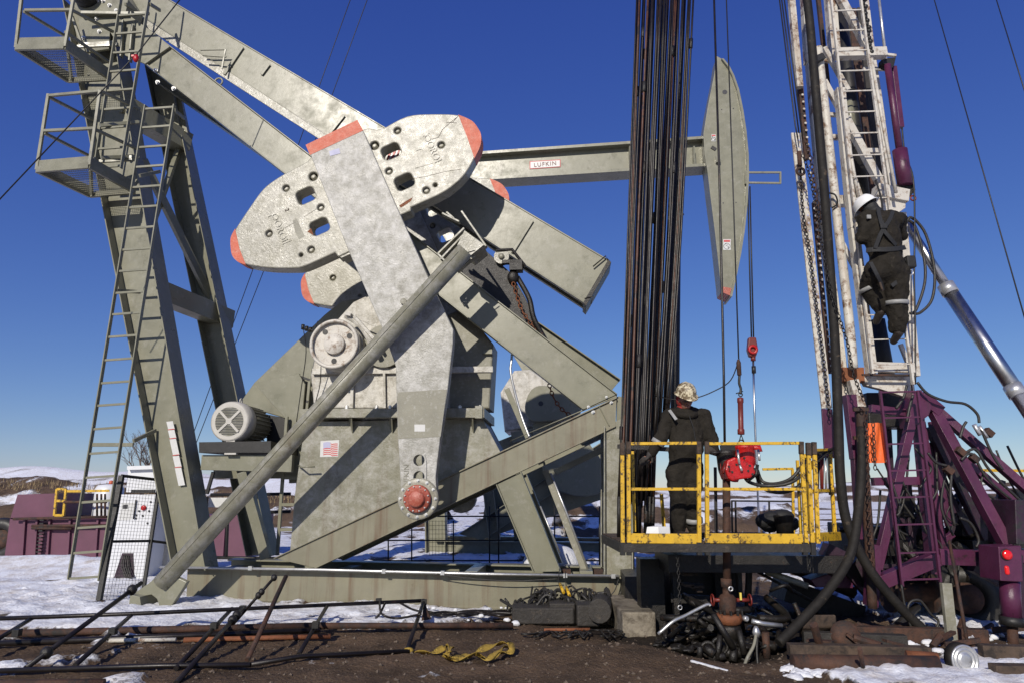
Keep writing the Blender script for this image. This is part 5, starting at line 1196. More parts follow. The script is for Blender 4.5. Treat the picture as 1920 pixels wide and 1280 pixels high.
# yellow and purple bits beyond
FR = []
for a, b, w_ in (((1762, 880), (1950, 882), 5), ((1763, 880), (1764, 965), 4), ((1850, 940), (1930, 945), 4)): rbar('far_hand_rail', 'yellow', *a, *b, w_, 11.5)
# hoses on the ram side
for p_ in ([(1720, 716), (1740, 738), (1775, 752), (1810, 757), (1832, 775), (1836, 792)], [(1740, 848), (1755, 866), (1775, 872)], [(1808, 850), (1830, 842), (1855, 880), (1905, 930), (1940, 960)], [(1802, 862), (1822, 850), (1850, 895), (1895, 935)], [(1838, 800), (1860, 850), (1880, 880)], [(1800, 820), (1806, 800), (1812, 790)], [(1700, 722), (1694, 745), (1680, 765)], [(1712, 740), (1706, 760), (1700, 790)], [(1785, 880), (1782, 930), (1790, 985)], [(1800, 970), (1820, 980), (1835, 1010), (1830, 1025)]):
    rtube('hydraulic_hose', 'rubber', p_, 2.6, MY - .3, seg=7)
rtube('hose_fitting', 'steel', [(1826, 795), (1838, 815)], 4, MY - .3, sp=False); rtube('hose_fitting', 'steel', [(1836, 798), (1852, 820)], 3, MY - .3, sp=False)
for x, y in ((1778, 880), (1826, 858), (1800, 845), (1853, 810)): rbar('hose_clamp', 'rust', x - 6, y - 5, x + 7, y + 6, 12, MY - .28)
og = MB(); pts = []
for j in range(9):
    for i in range(9): u, v_ = i / 8, j / 8; q = PY(1627 + 31 * u - 2 * v_ + (3 if u > .5 else 0) * v_, 792 + 75 * v_, MY - .3); pts.append(q + V((0, .03 * math.sin(u * 9 + v_ * 2), 0)))
og.add(pts + [p + V((0, .01, 0)) for p in pts], [(j * 9 + i, j * 9 + i + 1, (j + 1) * 9 + i + 1, (j + 1) * 9 + i) for j in range(8) for i in range(8)] + [(81 + (j + 1) * 9 + i, 81 + (j + 1) * 9 + i + 1, 81 + j * 9 + i + 1, 81 + j * 9 + i) for j in range(8) for i in range(8)], True)
build('orange_tarp', og, M['orange'], None, label='bright orange tarp hanging in the purple frame behind the chain', cat='tarp')
# clutter inside the rig frame: engine blocks, drums, hoses
r4 = random.Random(11); cl = MB()
for k in range(46):
    x = r4.uniform(1600, 1930); y = r4.uniform(985, 1150); q = PY(x, y, 9.6 + r4.uniform(-.2, 1.2)); 
    if r4.random() < .5: cl.box(q, r4.uniform(.1, .45), .3, r4.uniform(.05, .22), V((math.cos(.2), math.sin(.2), 0)))
    else: d_ = V((r4.uniform(-1, 1), r4.uniform(-.3, .3), r4.uniform(-.5, .5))).normalized(); cl.tube([q - d_ * r4.uniform(.1, .5), q + d_ * .2], r4.uniform(.015, .06), 8)
build('rear_machinery', cl, M['oily'], RG, bev=.004, kind='stuff')
sp_ = MB(); sp_.prism([PY(x, y, 9.9) for x, y in ((1640, 985), (1950, 1000), (1950, 1120), (1650, 1110))], V((0, 1.5, 0))); build('winch_deck', sp_, M['oily'], RG, bev=.02)
sp_ = MB(); sp_.lathe(PY(1705, 1110, 9.7), V((1, 0, 0)), [(.25, -.3), (.25, -.25), (.12, -.25), (.12, .25), (.25, .25), (.25, .3)], 22); build('cable_drum', sp_, M['rust'], RG)
sp_ = MB(); sp_.ring(PY(1812, 1120, 9.9), V((.5, 1, 0)), .3, .13, 26, 8); build('rear_tyre', sp_, M['rubber'], RG)
sp_ = MB(); sp_.lathe(PY(1812, 1120, 9.75), V((-.5, -1, 0)), [(.2, 0), (.2, .04), (.08, .08)], 18); build('rear_wheel_rim', sp_, M['rust'], RG)
rtube('loose_hose', 'rubber', [(1700, 1160), (1705, 1130), (1725, 1125), (1745, 1150), (1760, 1165), (1748, 1190)], 2.4, 8.4, seg=6); rtube('loose_hose', 'rubber', [(1690, 1095), (1700, 1150), (1720, 1190), (1770, 1200)], 2.4, 8.4, seg=6)
rtube('under_beam', 'oily', [(1350, 1050, 9.6), (1440, 1045, 9.6), (1600, 1110, 9.8)], 12, sp=False, seg=6)
rtube('under_strut', 'patch', [(1436, 1070, 8.9), (1515, 1098, 8.8)], 6, sp=False, seg=8)
rtube('under_strut', 'oily', [(1400, 1060, 9.3), (1530, 1130, 9.0)], 3, sp=False, seg=6)
rbar('under_beam', 'oily', 1240, 1050, 1560, 1052, 30, 9.0, dep=.8)
rbar('under_beam', 'oily', 1370, 1050, 1372, 1160, 12, 9.3); rbar('under_beam', 'oily', 1405, 1050, 1402, 1140, 10, 9.6); rbar('under_beam', 'oily', 1385, 1050, 1388, 1120, 8, 9.1)
rbar('under_post', 'purpled', 1540, 1040, 1580, 1060, 50, 8.8, dep=.2)
rbar('under_post', 'oily', 1218, 1045, 1222, 1178, 44, 9.3, dep=.3)
rbar('dark_fill_box', 'oily', 1286, 1048, 1292, 1180, 84, 10.3, dep=.8)  # added black masses, standing in for the deep shade under the platform
rbar('dark_fill_box', 'oily', 1352, 1048, 1356, 1120, 46, 10.0, dep=.5)
rbar('dark_fill_box', 'oily', 1460, 1100, 1600, 1150, 40, 10.4, dep=.6)
# stair treads behind the platform
STP = empty('access_steps', PG(1290, 1170), 'dark steps going down behind the yellow work platform, tread edges catching sun', 'steps')
for k, (x0, x1, y) in enumerate(((1264, 1281, 1051), (1281, 1292, 1046), (1276, 1303, 1074), (1280, 1296, 1095), (1292, 1316, 1097), (1302, 1312, 1104))):
    build('tread', MB().bar(PY(x0, y, 8.9), PY(x1, y, 8.9), .25, .03), M['deck'], STP)
build('stringer', MB().bar(PY(1262, 1040, 9), PY(1268, 1150, 9), .06, .1), M['oily'], STP)
build('stringer', MB().bar(PY(1258, 1120, 9), PY(1330, 1124, 9), .04, .1), M['oily'], STP)

# ------------------------------------------------------------ yellow work platform
WP = empty('work_platform', PG(1330, 1195), 'yellow railed work platform with black edge beam where the man in the camouflage helmet stands', 'work platform')
WY = 7.9
def yb(x0, y0, x1, y1, w_, nm='rail', Y=WY, Y1=None, m='yellow', dep=None): return rbar(nm, m, x0, y0, x1, y1, w_, Y, Y1, dep, parent=WP, bev=.003)
for x, y0 in ((1166.5, 830), (1178, 828), (1310, 828), (1325, 828), (1502, 828), (1515, 830), (1526, 829)): yb(x, y0, x + (1 if x < 1400 else 10 if x < 1505 else 8), 1018, 7, 'post'); yb(x, y0 - 1, x + .6, y0 + 22, 8, 'post_sleeve', WY - .01, m='deck')
yb(1186, 845, 1190, 996, 5, 'post', WY + .25); 
for x0, x1, dy in ((1182, 1308, 0), (1329, 1500, 0)):
    yb(x0, 831, x1, 830, 5.5); yb(x0 - 1, 916, x1 + 3, 916, 5.5)
    yb(x0, 1008, x1 + 5, 1009, 18, 'toe_board', dep=.02)
yb(1168, 1026, 1516, 1026, 15, 'edge_beam', m='timber', dep=.12)
for x in (1167, 1179, 1311, 1326, 1509, 1524): yb(x, 1016, x + .5, 1040, 9, 'post_socket', WY - .03, m='black')
yb(1527, 843, 1562, 842, 5, Y=WY + .1, Y1=WY + .8); yb(1523, 919, 1564, 919, 5, Y=WY + .1, Y1=WY + .8); yb(1528, 1006, 1576, 1004, 16, 'toe_board', Y=WY + .1, Y1=WY + .8, dep=.02)
yb(1556, 846, 1566, 1012, 6, 'post', WY + .8); yb(1495, 862, 1502, 1000, 5, 'post', WY + .5); yb(1508, 850, 1514, 1000, 5, 'post', WY + .3)
yb(1430, 879, 1487, 878, 4.5, Y=9.6); yb(1486, 878, 1488, 1000, 4.5, 'post', 9.6); yb(1371, 938, 1487, 939, 3, m='black', Y=9.6); yb(1240, 925, 1246, 1000, 6, 'post', 9.4)
for x in (1379, 1442, 1372): yb(x, 880 if x == 1342 else 938, x + 1, 1000, 3, 'post', 9.6, m='black')
yb(1341, 875, 1343, 1000, 5, 'post', 9.3, m='timber')
dk = empty('deck_part', (0, 0, 0), None, None); bpy.data.objects.remove(dk)
DZ = 1.14; dx0 = PY(1166, 1018, WY).x; dx1 = PY(1330, 1018, WY).x
for k in range(7): build('deck_plank', MB().box(V(((dx0 + dx1) / 2, WY + .12 + k * .235, DZ - .02)), dx1 - dx0, .225, .04), M['deck'], WP, bev=.004)
dx2 = PY(1520, 1018, WY).x
build('deck_frame', MB().box(V(((dx1 + dx2) / 2, WY + .08, DZ - .02)), dx2 - dx1, .14, .04), M['deck'], WP)
build('deck_frame', MB().box(V(((dx1 + dx2) / 2, WY + 1.6, DZ - .02)), dx2 - dx1, .2, .06), M['deck'], WP)
for x in (1168, 1240, 1320, 1510): a = PY(x, 1026, WY); build('deck_joist', MB().bar(a + V((0, .05, 0)), a + V((0, 1.6, 0)), .07, .1), M['black'], WP)
# things on the platform
bx = MB(); a = PY(1206, 997, 8.1); b = PY(1227, 976, 8.1); z0 = DZ
bx.prism([V((a.x, 8.05, z0)), V((a.x + .12, 8.0, z0)), V((a.x + .14, 8.02, z0 + .145)), V((a.x + .025, 8.07, z0 + .15))], V((.0, .2, 0))); q0 = bx
bx2 = MB(); bx2.hexa([V((a.x, 8.02, z0)), V((a.x + .155, 7.99, z0)), V((a.x + .30, 8.06, z0)), V((a.x + .15, 8.25, z0))], [V((a.x + .03, 8.02, z0 + .15)), V((a.x + .15, 7.99, z0 + .155)), V((a.x + .295, 8.06, z0 + .15)), V((a.x + .15, 8.25, z0 + .15))])
WBX = build('white_box', bx2, M['box'], None, bev=.004, label='small white cardboard box on the platform deck by the man\'s boots', cat='box')
bk = MB(); c = PY(1472, 1000, 9.0); bk.lathe(c, UP, [(.10, 0), (.12, .22), (.125, .23), (.11, .23), (.10, .04)], 20); build('bucket', bk, M['oily'], None, label='dark grease bucket at the back edge of the platform', cat='bucket')
bg_ = MB(); c = PY(1456, 972, 9.2)
for k in range(7): bg_.ell(c + V((rnd.uniform(-.17, .17), rnd.uniform(-.05, .05), rnd.uniform(-.06, .04))), rnd.uniform(.1, .17), .12, rnd.uniform(.08, .12), 12)
build('tarp_bundle', bg_, M['strap'], None, label='black tarp bundle slumped behind the platform rails right of the wellbore', cat='tarp')
tl = MB(); rtl = empty('hanging_tools', PY(1545, 850, 8.5), 'cluster of red handled tools hanging at the right end of the platform', 'tools')
for k, (x, dx, m_) in enumerate(((1538, 2, 'darkred'), (1543, -1, 'darkred'), (1548, 1, 'steel'), (1553, 3, 'black'), (1535, -2, 'black'))): build('tool_handle', MB().tube([PY(x, 845 + k * 3, 8.5), PY(x + dx, 915 + k * 4, 8.5)], .014, 7), M[m_], rtl)
build('tool_rack', MB().bar(PY(1530, 848, 8.5), PY(1560, 846, 8.5), .04, .05), M['black'], rtl)
for p_ in ([(1420, 880, 8.3), (1430, 902, 8.3), (1455, 906, 8.2), (1485, 895, 8.1), (1510, 865, 8.1), (1530, 848, 8.3), (1560, 842, 8.5)], [(1416, 885, 8.3), (1432, 915, 8.4), (1470, 922, 8.3), (1505, 905, 8.2), (1525, 870, 8.2), (1562, 840, 8.6)], [(1395, 890, 8.2), (1405, 903, 8.2), (1440, 910, 8.2), (1490, 900, 8.1), (1535, 852, 8.3)]):
    rtube('tong_hose', 'rubber', p_, 3.2, seg=8)

# ------------------------------------------------------------ power tongs and the lines over the well
TG = empty('power_tongs', PY(1390, 860, 8.2), 'red hydraulic power tongs hanging over the well', 'power tongs')
TYY = 8.2
def tb_(nm, mb, m='toolred', bev=.006): return build(nm, mb, M[m], TG, bev)
tm = MB(); tm.lathe(PY(1399, 886, TYY), UP, [(.03, -.03), (.09, -.02), (.10, .03), (.085, .06), (.115, .10), (.12, .2), (.115, .28), (.12, .285), (.12, .31), (.07, .33), (.03, .34)], 22); tb_('motor_case', tm, bev=0)
tm = MB(); tm.prism([PY(x, y, TYY - .16) for x, y in ((1364, 862), (1378, 856), (1400, 862), (1414, 870), (1418, 886), (1408, 895), (1386, 898), (1374, 902), (1366, 896), (1360, 880))], V((0, .3, 0))); tb_('gear_case', tm, bev=.02)
tm = MB(); tm.prism([PY(x, y, TYY - .1) for x, y in ((1374, 890), (1388, 894), (1384, 903), (1376, 902))], V((0, .1, 0))); tb_('latch_foot', tm)
tm = MB(); tm.lathe(PY(1363, 880, TYY + .05), UP, [(.06, -.02), (.10, .0), (.105, .08), (.11, .16), (.12, .19), (.12, .22), (.05, .23)], 20); tb_('jaw_head', tm, 'oily', 0)
tm = MB(); tm.bar(PY(1352, 847, TYY), PY(1384, 845, TYY), .05, .16); tb_('top_plate', tm, 'black')
tm = MB(); tm.tube([PY(1360, 868, TYY - .14), PY(1356, 886, TYY - .16)], .012, 6); tm.tube([PY(1366, 864, TYY - .14), PY(1368, 884, TYY - .16)], .012, 6); tm.tube([PY(1351, 868, TYY - .1), PY(1352, 886, TYY - .1), PY(1358, 887, TYY - .1)], .006, 6); tb_('guard_rods', tm, 'darkred', 0)
for x0, y0, x1, y1 in ((1383, 842, 1386, 868), (1386, 868, 1391, 882), (1422, 842, 1424, 862)): tb_('hydraulic_fitting', MB().tube([PY(x0, y0, TYY - .16), PY(x1, y1, TYY - .2)], .015, 8), 'steel', 0)
tb_('inlet_pipe', MB().tube([PY(1405, 838, TYY - .05), PY(1424, 838, TYY - .05), PY(1425, 846, TYY - .05)], .03, 10), 'toolred', 0)
tb_('inlet_pipe', MB().tube([PY(1402, 838, TYY - .05), PY(1382, 838, TYY - .05)], .03, 10), 'toolred', 0)
tm = MB()
for x, y in ((1405, 872), (1414, 878), (1402, 882), (1372, 884), (1380, 870), (1395, 858), (1366, 874), (1410, 888)): tm.lathe(PY(x, y, TYY - .15), V((0, -1, 0)), [(.014, 0), (.014, .02)], 6, False)
build('case_bolts', tm, M['oily'], TG, kind='stuff')
tm = MB(); tm.tube([PY(1420, 870, TYY - .1), PY(1418, 888, TYY - .1), PY(1400, 902, TYY - .1)], .02, 7); tb_('hydraulic_pipe', tm, 'oily', 0)
build('throttle_lever', MB().tube([PY(1352, 847, TYY - .02), PY(1334, 848, TYY - .02)], .014, 7), M['black'], TG)
lh = empty('tong_lift_cylinder', PY(1390, 780, TYY), 'slim dull red lift cylinder on the cable above the power tongs', 'lift cylinder')
build('barrel', MB().lathe(PY(1389.5, 814, TYY), (PY(1388, 745, TYY) - PY(1389.5, 814, TYY)).normalized(), [(.033, 0), (.040, .005), (.040, .06), (.031, .07), (.031, .37), (.037, .38), (.037, .43), (.02, .44)], 18), M['darkred'], lh)
build('sling', MB().tube([PY(1389.5, 814, TYY), PY(1386, 827, TYY)], .006, 5).tube([PY(1389.5, 814, TYY), PY(1395, 828, TYY)], .006, 5), M['black'], lh)
cb = MB(); cb.ring(PY(1390, 829, TYY), V((0, 1, 0)), .03, .008, 14, 5); build('shackle', cb, M['black'], lh)
hk2 = empty('hook_line', PY(1388, 735, TYY), 'thin hoist line ending in a black hook and shackle above the red lift cylinder', 'hoist line')
build('line', MB().tube([PY(1361, -30, TYY + .6), PY(1374, 340, TYY + .3), PY(1385, 672, TYY)], .009, 6), M['black'], hk2)
build('swivel', MB().lathe(PY(1386.5, 704, TYY), UP, [(.012, 0), (.026, .01), (.028, .16), (.02, .18), (.012, .2)], 12), M['rust'], hk2)
cb = MB(); cb.tube(spline([PY(1386.5, 704, TYY), PY(1386, 718, TYY), PY(1389, 728, TYY), PY(1388, 738, TYY)], 4), .016, 8); cb.ring(PY(1388.5, 739, TYY), V((0, 1, 0)), .022, .007, 14, 6); cb.tube([PY(1380, 737, TYY), PY(1393, 733, TYY)], .007, 5)
build('hook', cb, M['black'], hk2)
build('hanging_cable', MB().tube([PY(1338, -30, 8.6), PY(1349, 340, 8.4), PY(1357, 700, 8.2), PY(1359, 845, 8.2)], .015, 7), M['rod'], None, label='dark sand line running down in front of the far horse head', cat='cable')
build('signal_cable', MB().tube(spline([PY(1386, 672, 8.2), PY(1370, 712, 8.3), PY(1340, 732, 8.4), PY(1302, 746, 8.5), PY(1262, 748, 8.6), PY(1240, 744, 8.7)], 6), .007, 5), M['black'], None, label='thin slack cable looping past the camouflage helmet', cat='cable')
build('well_tubing', MB().tube([PY(1362, 895, 8.25), PY(1363, 1090, 8.25)], .045, 14), M['rust'], None, label='thick rusty tubing under the power tongs going down through the deck', cat='pipe')

# ------------------------------------------------------------ sucker rods racked in the derrick
r5 = random.Random(21)
for k in range(52):
    t = (k + r5.uniform(-.4, .4)) / 51; t = min(1, max(0, t)); back = r5.random()
    xb = 1160 + 92 * t; xt = 1196 + 103 * t + r5.uniform(-3, 3)
    yb_ = 945 + r5.uniform(-12, 14) if t < .72 else r5.uniform(770, 820)
    Yb = 8.45 + .5 * back; Yt = Yb + .5
    a = PY(xb + r5.uniform(-2, 2), yb_, Yb); xm = (xb + xt) / 2 + r5.uniform(-3, 3); m_ = PY(xm, 440, (Yb + Yt) / 2); b = PY(xt, -40, Yt)
    rr = r5.choice((.011, .013, .015, .018)); ru = r5.random() < (.22 if .25 < t < .75 else .08)
    o = empty('sucker_rod', a, 'rust brown sucker rod in the bundle racked beside the derrick' if ru else 'black oily sucker rod in the bundle racked beside the derrick', 'sucker rod', 'rusty rods in the rack' if ru else 'black rods in the rack')
    build('rod_body', MB().tube(spline([a, m_, b], 3), rr, 7), M['rodrust' if ru else 'rod'], o)
    for q_ in ([r5.uniform(.12, .9)] if r5.random() < .55 else []):
        c = a.lerp(m_, q_ * 2) if q_ < .5 else m_.lerp(b, q_ * 2 - 1); d_ = (b - m_).normalized()
        build('coupling', MB().lathe(c, d_, [(rr, -.09), (rr * 1.9, -.08), (rr * 1.9, .08), (rr, .09)], 9), M['oily'], o)
for x, y in ((1291, 20), (1295, 126), (1276, 366), (1199, 30), (1186, 286)):
    pass
rk = MB(); rk.bar(PY(1158, 836, 8.35), PY(1262, 842, 8.35), .05, .05); build('rod_rack_bar', rk, M['oily'], WP)
bn = MB()
for k in range(9): x = 1163 + k * 8 + r5.uniform(-3, 3); bn.tube([PY(x, 930, 8.6), PY(x + r5.uniform(-3, 3), 1010, 8.7)], r5.uniform(.02, .03), 7)
build('rod_foot_guides', bn, M['oily'], WP, kind='stuff')
# guy wires
def guy(pts, lb, r=.010): build('guy_wire', MB().tube([PY(*p) for p in pts], r, 5), M['black'], None, label=lb, cat='guy wire', group='guy wires')
guy([(1746, -20, 12), (1925, 610, 9)], 'guy wire crossing the sky at the right edge, left of two')
guy([(1862, -20, 12), (1930, 200, 10)], 'guy wire in the upper right corner')
guy([(664, -20, 16), (560, 270, 18), (345, 860, 20)], 'left of two thin wires crossing behind the big unit', .011)
guy([(696, -20, 16), (600, 240, 18), (356, 860, 20)], 'right of two thin wires crossing behind the big unit', .011)
guy([(345, -10, 9.6), (256, 102, 9.4), (-10, 384, 9.0)], 'rusty wire crossing the work baskets in the upper left, with a red clamp', .010)
rc = MB(); rc.ell(PY(255, 110, 9.35), .045, .04, .065, 10); rc.box(PY(250, 106, 9.35), .05, .04, .04); build('wire_clamp', rc, M['toolred'], None, bev=.005, label='small red clamp on the rusty wire by the upper basket', cat='clamp')

# ------------------------------------------------------------ wellhead
WH = empty('wellhead', PG(1371, 1225), 'oily wellhead with red body and flanges in the pit under the platform', 'wellhead')
wy = 8.25
def wz(y): return PY(1371, y, wy)
def wl_(nm, prof, m, seg=24): build(nm, MB().lathe(wz(1240), UP, [(r_, PY(1371, y, wy).z - wz(1240).z) for r_, y in prof], seg), M[m], WH)
wl_('casing_spool', [(.15, 1245), (.15, 1225), (.20, 1224), (.20, 1212), (.11, 1208), (.10, 1195), (.13, 1190), (.13, 1176), (.12, 1170)], 'oily')
wl_('bonnet_flange', [(.10, 1170), (.135, 1167), (.15, 1160), (.15, 1151), (.13, 1150), (.1, 1150)], 'rustbr')
wl_('valve_body', [(.07, 1150), (.09, 1143), (.095, 1120), (.07, 1114), (.045, 1112), (.045, 1100), (.06, 1099), (.06, 1084), (.03, 1083)], 'rust')
fb = MB()
for k in range(10): a_ = 2 * math.pi * k / 10; fb.lathe(wz(1147) + V((math.cos(a_), math.sin(a_), 0)) * .12, UP, [(.016, -.04), (.016, .03)], 6, False)
build('flange_bolts', fb, M['oily'], WH, kind='stuff')
for sx in (-1, 1):
    build('side_valve', MB().tube([wz(1124) + V((sx * .06, 0, 0)), wz(1124) + V((sx * .2, 0, 0))], .022, 10), M['darkred'], WH)
    build('valve_wheel', MB().ring(wz(1124) + V((sx * .21, 0, 0)), V((1, 0, 0)), .06, .010, 16, 6), M['darkred'], WH)
build('relief_cap', MB().lathe(PY(1395, 1158, wy - .12), V((.4, -1, 0)), [(.03, 0), (.03, .05), (.02, .055)], 14), M['steel'], WH)
build('yellow_valve_handle', MB().bar(PY(1388, 1110, wy - .1), PY(1389, 1124, wy - .1), .02, .02), M['yelink'], WH)
build('gauge_ring', MB().ring(PY(1370, 1103, wy - .1), V((0, 1, 0)), .022, .009, 14, 6), M['steel'], WH)
for x0, y0, x1, y1, r_ in ((1337, 1150, 1376, 1215, .035), (1376, 1215, 1374, 1240, .045), (1312, 1240, 1312, 1210, .03), (1330, 1235, 1360, 1228, .04), (1322, 1212, 1340, 1226, .05), (1385, 1180, 1396, 1226, .035), (1350, 1190, 1345, 1235, .03)): build('flow_pipe', MB().tube([PY(x0, y0, wy - .2), PY(x1, y1, wy - .25)], r_, 10), M['oily'], WH)
for x, y, r_ in ((1328, 1216, .07), (1350, 1210, .08), (1398, 1224, .07)): build('pipe_elbow', MB().ring(PY(x, y, wy - .15), V((.2, 1, 0)), r_, .022, 16, 7), M['oily'], WH)
hs_ = build('foil_wrapped_line', MB().tube(spline([PY(1234, 1188, 8.0), PY(1262, 1164, 8.0), PY(1285, 1153, 8.05), (PY(1324, 1133, 8.1)), PY(1332, 1135, 8.1)], 4), .018, 8), M['steel'], WH)
build('steam_hose', MB().tube(spline([PY(1418, 1186, 8.0), PY(1413, 1210, 7.9), PY(1400, 1235, 7.8), PY(1391, 1264, 7.7)], 4), .017, 8), M['patch'], WH)
build('steam_hose', MB().tube(spline([PY(1420, 1192, 8.0), PY(1419, 1222, 7.95), PY(1422, 1256, 7.9)], 4), .015, 8), M['black'], WH)
build('hose_valve', MB().lathe(PY(1418, 1184, 8.0), UP, [(.03, -.05), (.045, 0), (.03, .04), (.015, .06)], 10).tube([PY(1410, 1163, 8.05), PY(1430, 1168, 8.05), PY(1466, 1172, 8.1)], .025, 8), M['steel'], WH)
build('post_stub', MB().tube([PY(1435, 1184, 8.1), PY(1438, 1232, 8.1)], .04, 12), M['rust'], WH)
bx = MB(); a = PG(1378, 1262, 0); bx.bar(PY(1368, 1254, 7.6), PY(1389, 1262, 7.6), .04, .10); build('metal_tag', bx, M['steel'], None, bev=.004, label='pale metal block lying at the edge of the wellhead pit', cat='metal block')
ep = MB(); ep.bar(PG(1296, 1238, .03), PG(1364, 1257, .02), .03, .02); build('snowy_board', ep, M['ice'], None, bev=.005, label='snow dusted board lying in front of the wellhead', cat='board')
for k in range(16):                       # oily pipework crowding the pit
    x = r4.uniform(1240, 1470); y = r4.uniform(1090, 1215); pts = [(x, y, wy + r4.uniform(0, .9))]
    for j in range(2): pts.append((x + r4.uniform(-50, 60), y + r4.uniform(-30, 45), wy + r4.uniform(0, .9)))
    build('pit_pipe', MB().tube(spline([PY(*p) for p in pts], 4), r4.uniform(.015, .045), 8), M['oily'], WH)
pit = MB()
for k in range(90):
    x = r4.uniform(1240, 1500); y = r4.uniform(1150, 1235); q = PG(x, y, 0) + V((0, .5, .02)); s_ = r4.uniform(.04, .11)
    m_ = MB(); c_ = q + UP * r4.uniform(-.04, .03); m_.ell(c_, s_ * 1.1, s_ * .8, s_ * .4, 12, Matrix.Rotation(r4.uniform(0, 3), 3, 'Z'))
    m_.v = [p_ + (p_ - c_).normalized() * s_ * .6 * noise.fractal((p_ - c_) / s_ * 1.6 + V((k, 0, 0)), .8, 2, 4) for p_ in m_.v]; pit.merge(m_)
build('oily_mud_clods', pit, M['oily'], None, kind='stuff')

# ------------------------------------------------------------ foreground right: pipes, boards, wheel, bars
build('rusty_pipe', MB().tube([PG(1486, 1243, .085), PG(1758, 1246, .085)], .082, 22), M['rust'], None, label='thick rusty pipe lying in the snow at the bottom right', cat='pipe')
build('rusty_pipe', MB().tube([PG(1700, 1236, .09), PG(1760, 1240, .09)], .085, 18), M['rustbr'], None, label='short brown pipe behind the end of the thick rusty pipe', cat='pipe')
for i, (x0, y0, x1, y1, z, w_, m_, lb) in enumerate(((1478, 1217, 1742, 1223, .10, .12, 'deck', 'dark plank above the thick rusty pipe'), (1506, 1200, 1700, 1208, .08, .2, 'timber', 'broad black timber behind the dark plank'), (1600, 1190, 1850, 1196, .08, .2, 'rust', 'rusty beam lying under the purple frame'), (1840, 1232, 1960, 1236, .06, .25, 'deck', 'brown board below the jack foot'), (1862, 1266, 1990, 1268, .03, .2, 'deck', 'brown board cut off by the bottom right corner'))):
    ep = MB(); ep.bar(PG(x0, y0, z), PG(x1, y1, z), .13, w_); build('plank', ep, M[m_], None, bev=.006, label=lb, cat='plank')
sp_ = MB(); sp_.prism([PG(1500, 1190, .12), PG(1558, 1182, .12), PG(1570, 1176, .2), PG(1505, 1176, .22)], UP * .14); build('steel_shoe', sp_, M['deck'], None, bev=.02, label='flat brown steel shoe on the mud left of the hose', cat='steel plate')
jk = MB()
for k in range(40):
    x = r4.uniform(1480, 1880); y = r4.uniform(1170, 1215); q = PG(x, y, .05 + r4.uniform(0, .1)); d_ = V((r4.uniform(-1, 1), r4.uniform(-.5, .5), r4.uniform(-.15, .3))).normalized()
    if r4.random() < .6: jk.bar(q - d_ * r4.uniform(.1, .4), q + d_ * .1, r4.uniform(.03, .1), r4.uniform(.02, .07))
    else: jk.tube([q, q + d_ * r4.uniform(.1, .4)], r4.uniform(.015, .05), 8)
build('scrap_iron', jk, M['rust'], None, bev=.003, kind='stuff')
rw = MB(); rw.lathe(PG(1585, 1190, .16), V((-.3, -1, .2)), [(.14, -.04), (.15, -.02), (.15, .03), (.06, .04), (.03, .04)], 24); build('rusty_disc', rw, M['rust'], None, label='rusty round disc leaning on the scrap left of the frame ladder', cat='disc')
WS = empty('steel_disc', PG(1814, 1262), 'small bare steel wheel disc standing in the snow at the lower right', 'disc'); c = PG(1814, 1266, 0) + UP * .135
rw = MB(); rw.lathe(c, V((.1, -1, .05)), [(.125, -.03), (.135, -.01), (.135, .002), (.125, .008), (.115, .002), (.112, -.006), (.10, -.006), (.096, .004), (.085, .004), (.08, -.005), (.065, -.005), (.06, .006), (.04, .008), (.0, .008)], 36); build('disc', rw, M['steel'], WS)
rw = MB(); rw.lathe(c + V((0, .02, 0)), V((-.1, 1, -.05)), [(.130, .0), (.145, .02), (.145, .08), (.1, .09)], 36); build('rubber_rim', rw, M['rubmud'], WS)
build('olive_post', MB().bar(PY(1773, 1092, 8.2), PY(1786, 1214, 8.2), .11, .06, V((0, 1, 0))), M['olivew'], None, bev=.005, label='short olive steel post leaning below the frame ladder', cat='post')
pole('pry_bar', PY(1780, 1013, 8.4), PY(1814, 1205, 7.9), .018, 'rust', 'long rusty pry bar leaning against the purple chassis', 'bar')
pole('cable_stake', PG(1620, 1262, .0), PG(1612, 1215, .3), .02, 'rust', 'rusty stake standing in front of the thick rusty pipe', 'stake')
def lump(c, s, seed):
    m = MB(); m.ell(c, s, s * .8, s * .62, 12); m.v = [q + (q - c).normalized() * s * .35 * noise.noise((q - c) / s * 1.3 + V((seed, 0, 0))) for q in m.v]; return m
r6 = random.Random(2); lm = MB()
for k in range(70):
    x = r6.uniform(1480, 1780); s = .04 + .05 * r6.random(); lm.merge(lump(PG(x, 1254 + r6.gauss(0, 3), s * .3), s, k + 500))
for k in range(330):
    x = r6.uniform(1470, 1800); y = 1262 + r6.gauss(0, 5) + (0 if x < 1760 else 4); s = .02 + .055 * r6.random() ** 2
    lm.merge(lump(PG(x, y, s * .35), s, k))
for k in range(90):
    x = r6.uniform(1560, 1900); y = r6.uniform(1180, 1228); s = .02 + .05 * r6.random() ** 2; lm.merge(lump(PG(x, y, s * .3 + .02), s, k))
for k in range(60):
    x = r6.uniform(0, 330); y = r6.uniform(1040, 1160); s = .02 + .07 * r6.random() ** 2; lm.merge(lump(PG(x, y, s * .2), s, k))
for k in range(50):
    x = r6.uniform(640, 1160); y = r6.uniform(1138, 1168); s = .015 + .04 * r6.random() ** 2; lm.merge(lump(PG(x, y, s * .25 + .02), s, k))
build('snow_lumps', lm, M['ice'], None, kind='stuff')

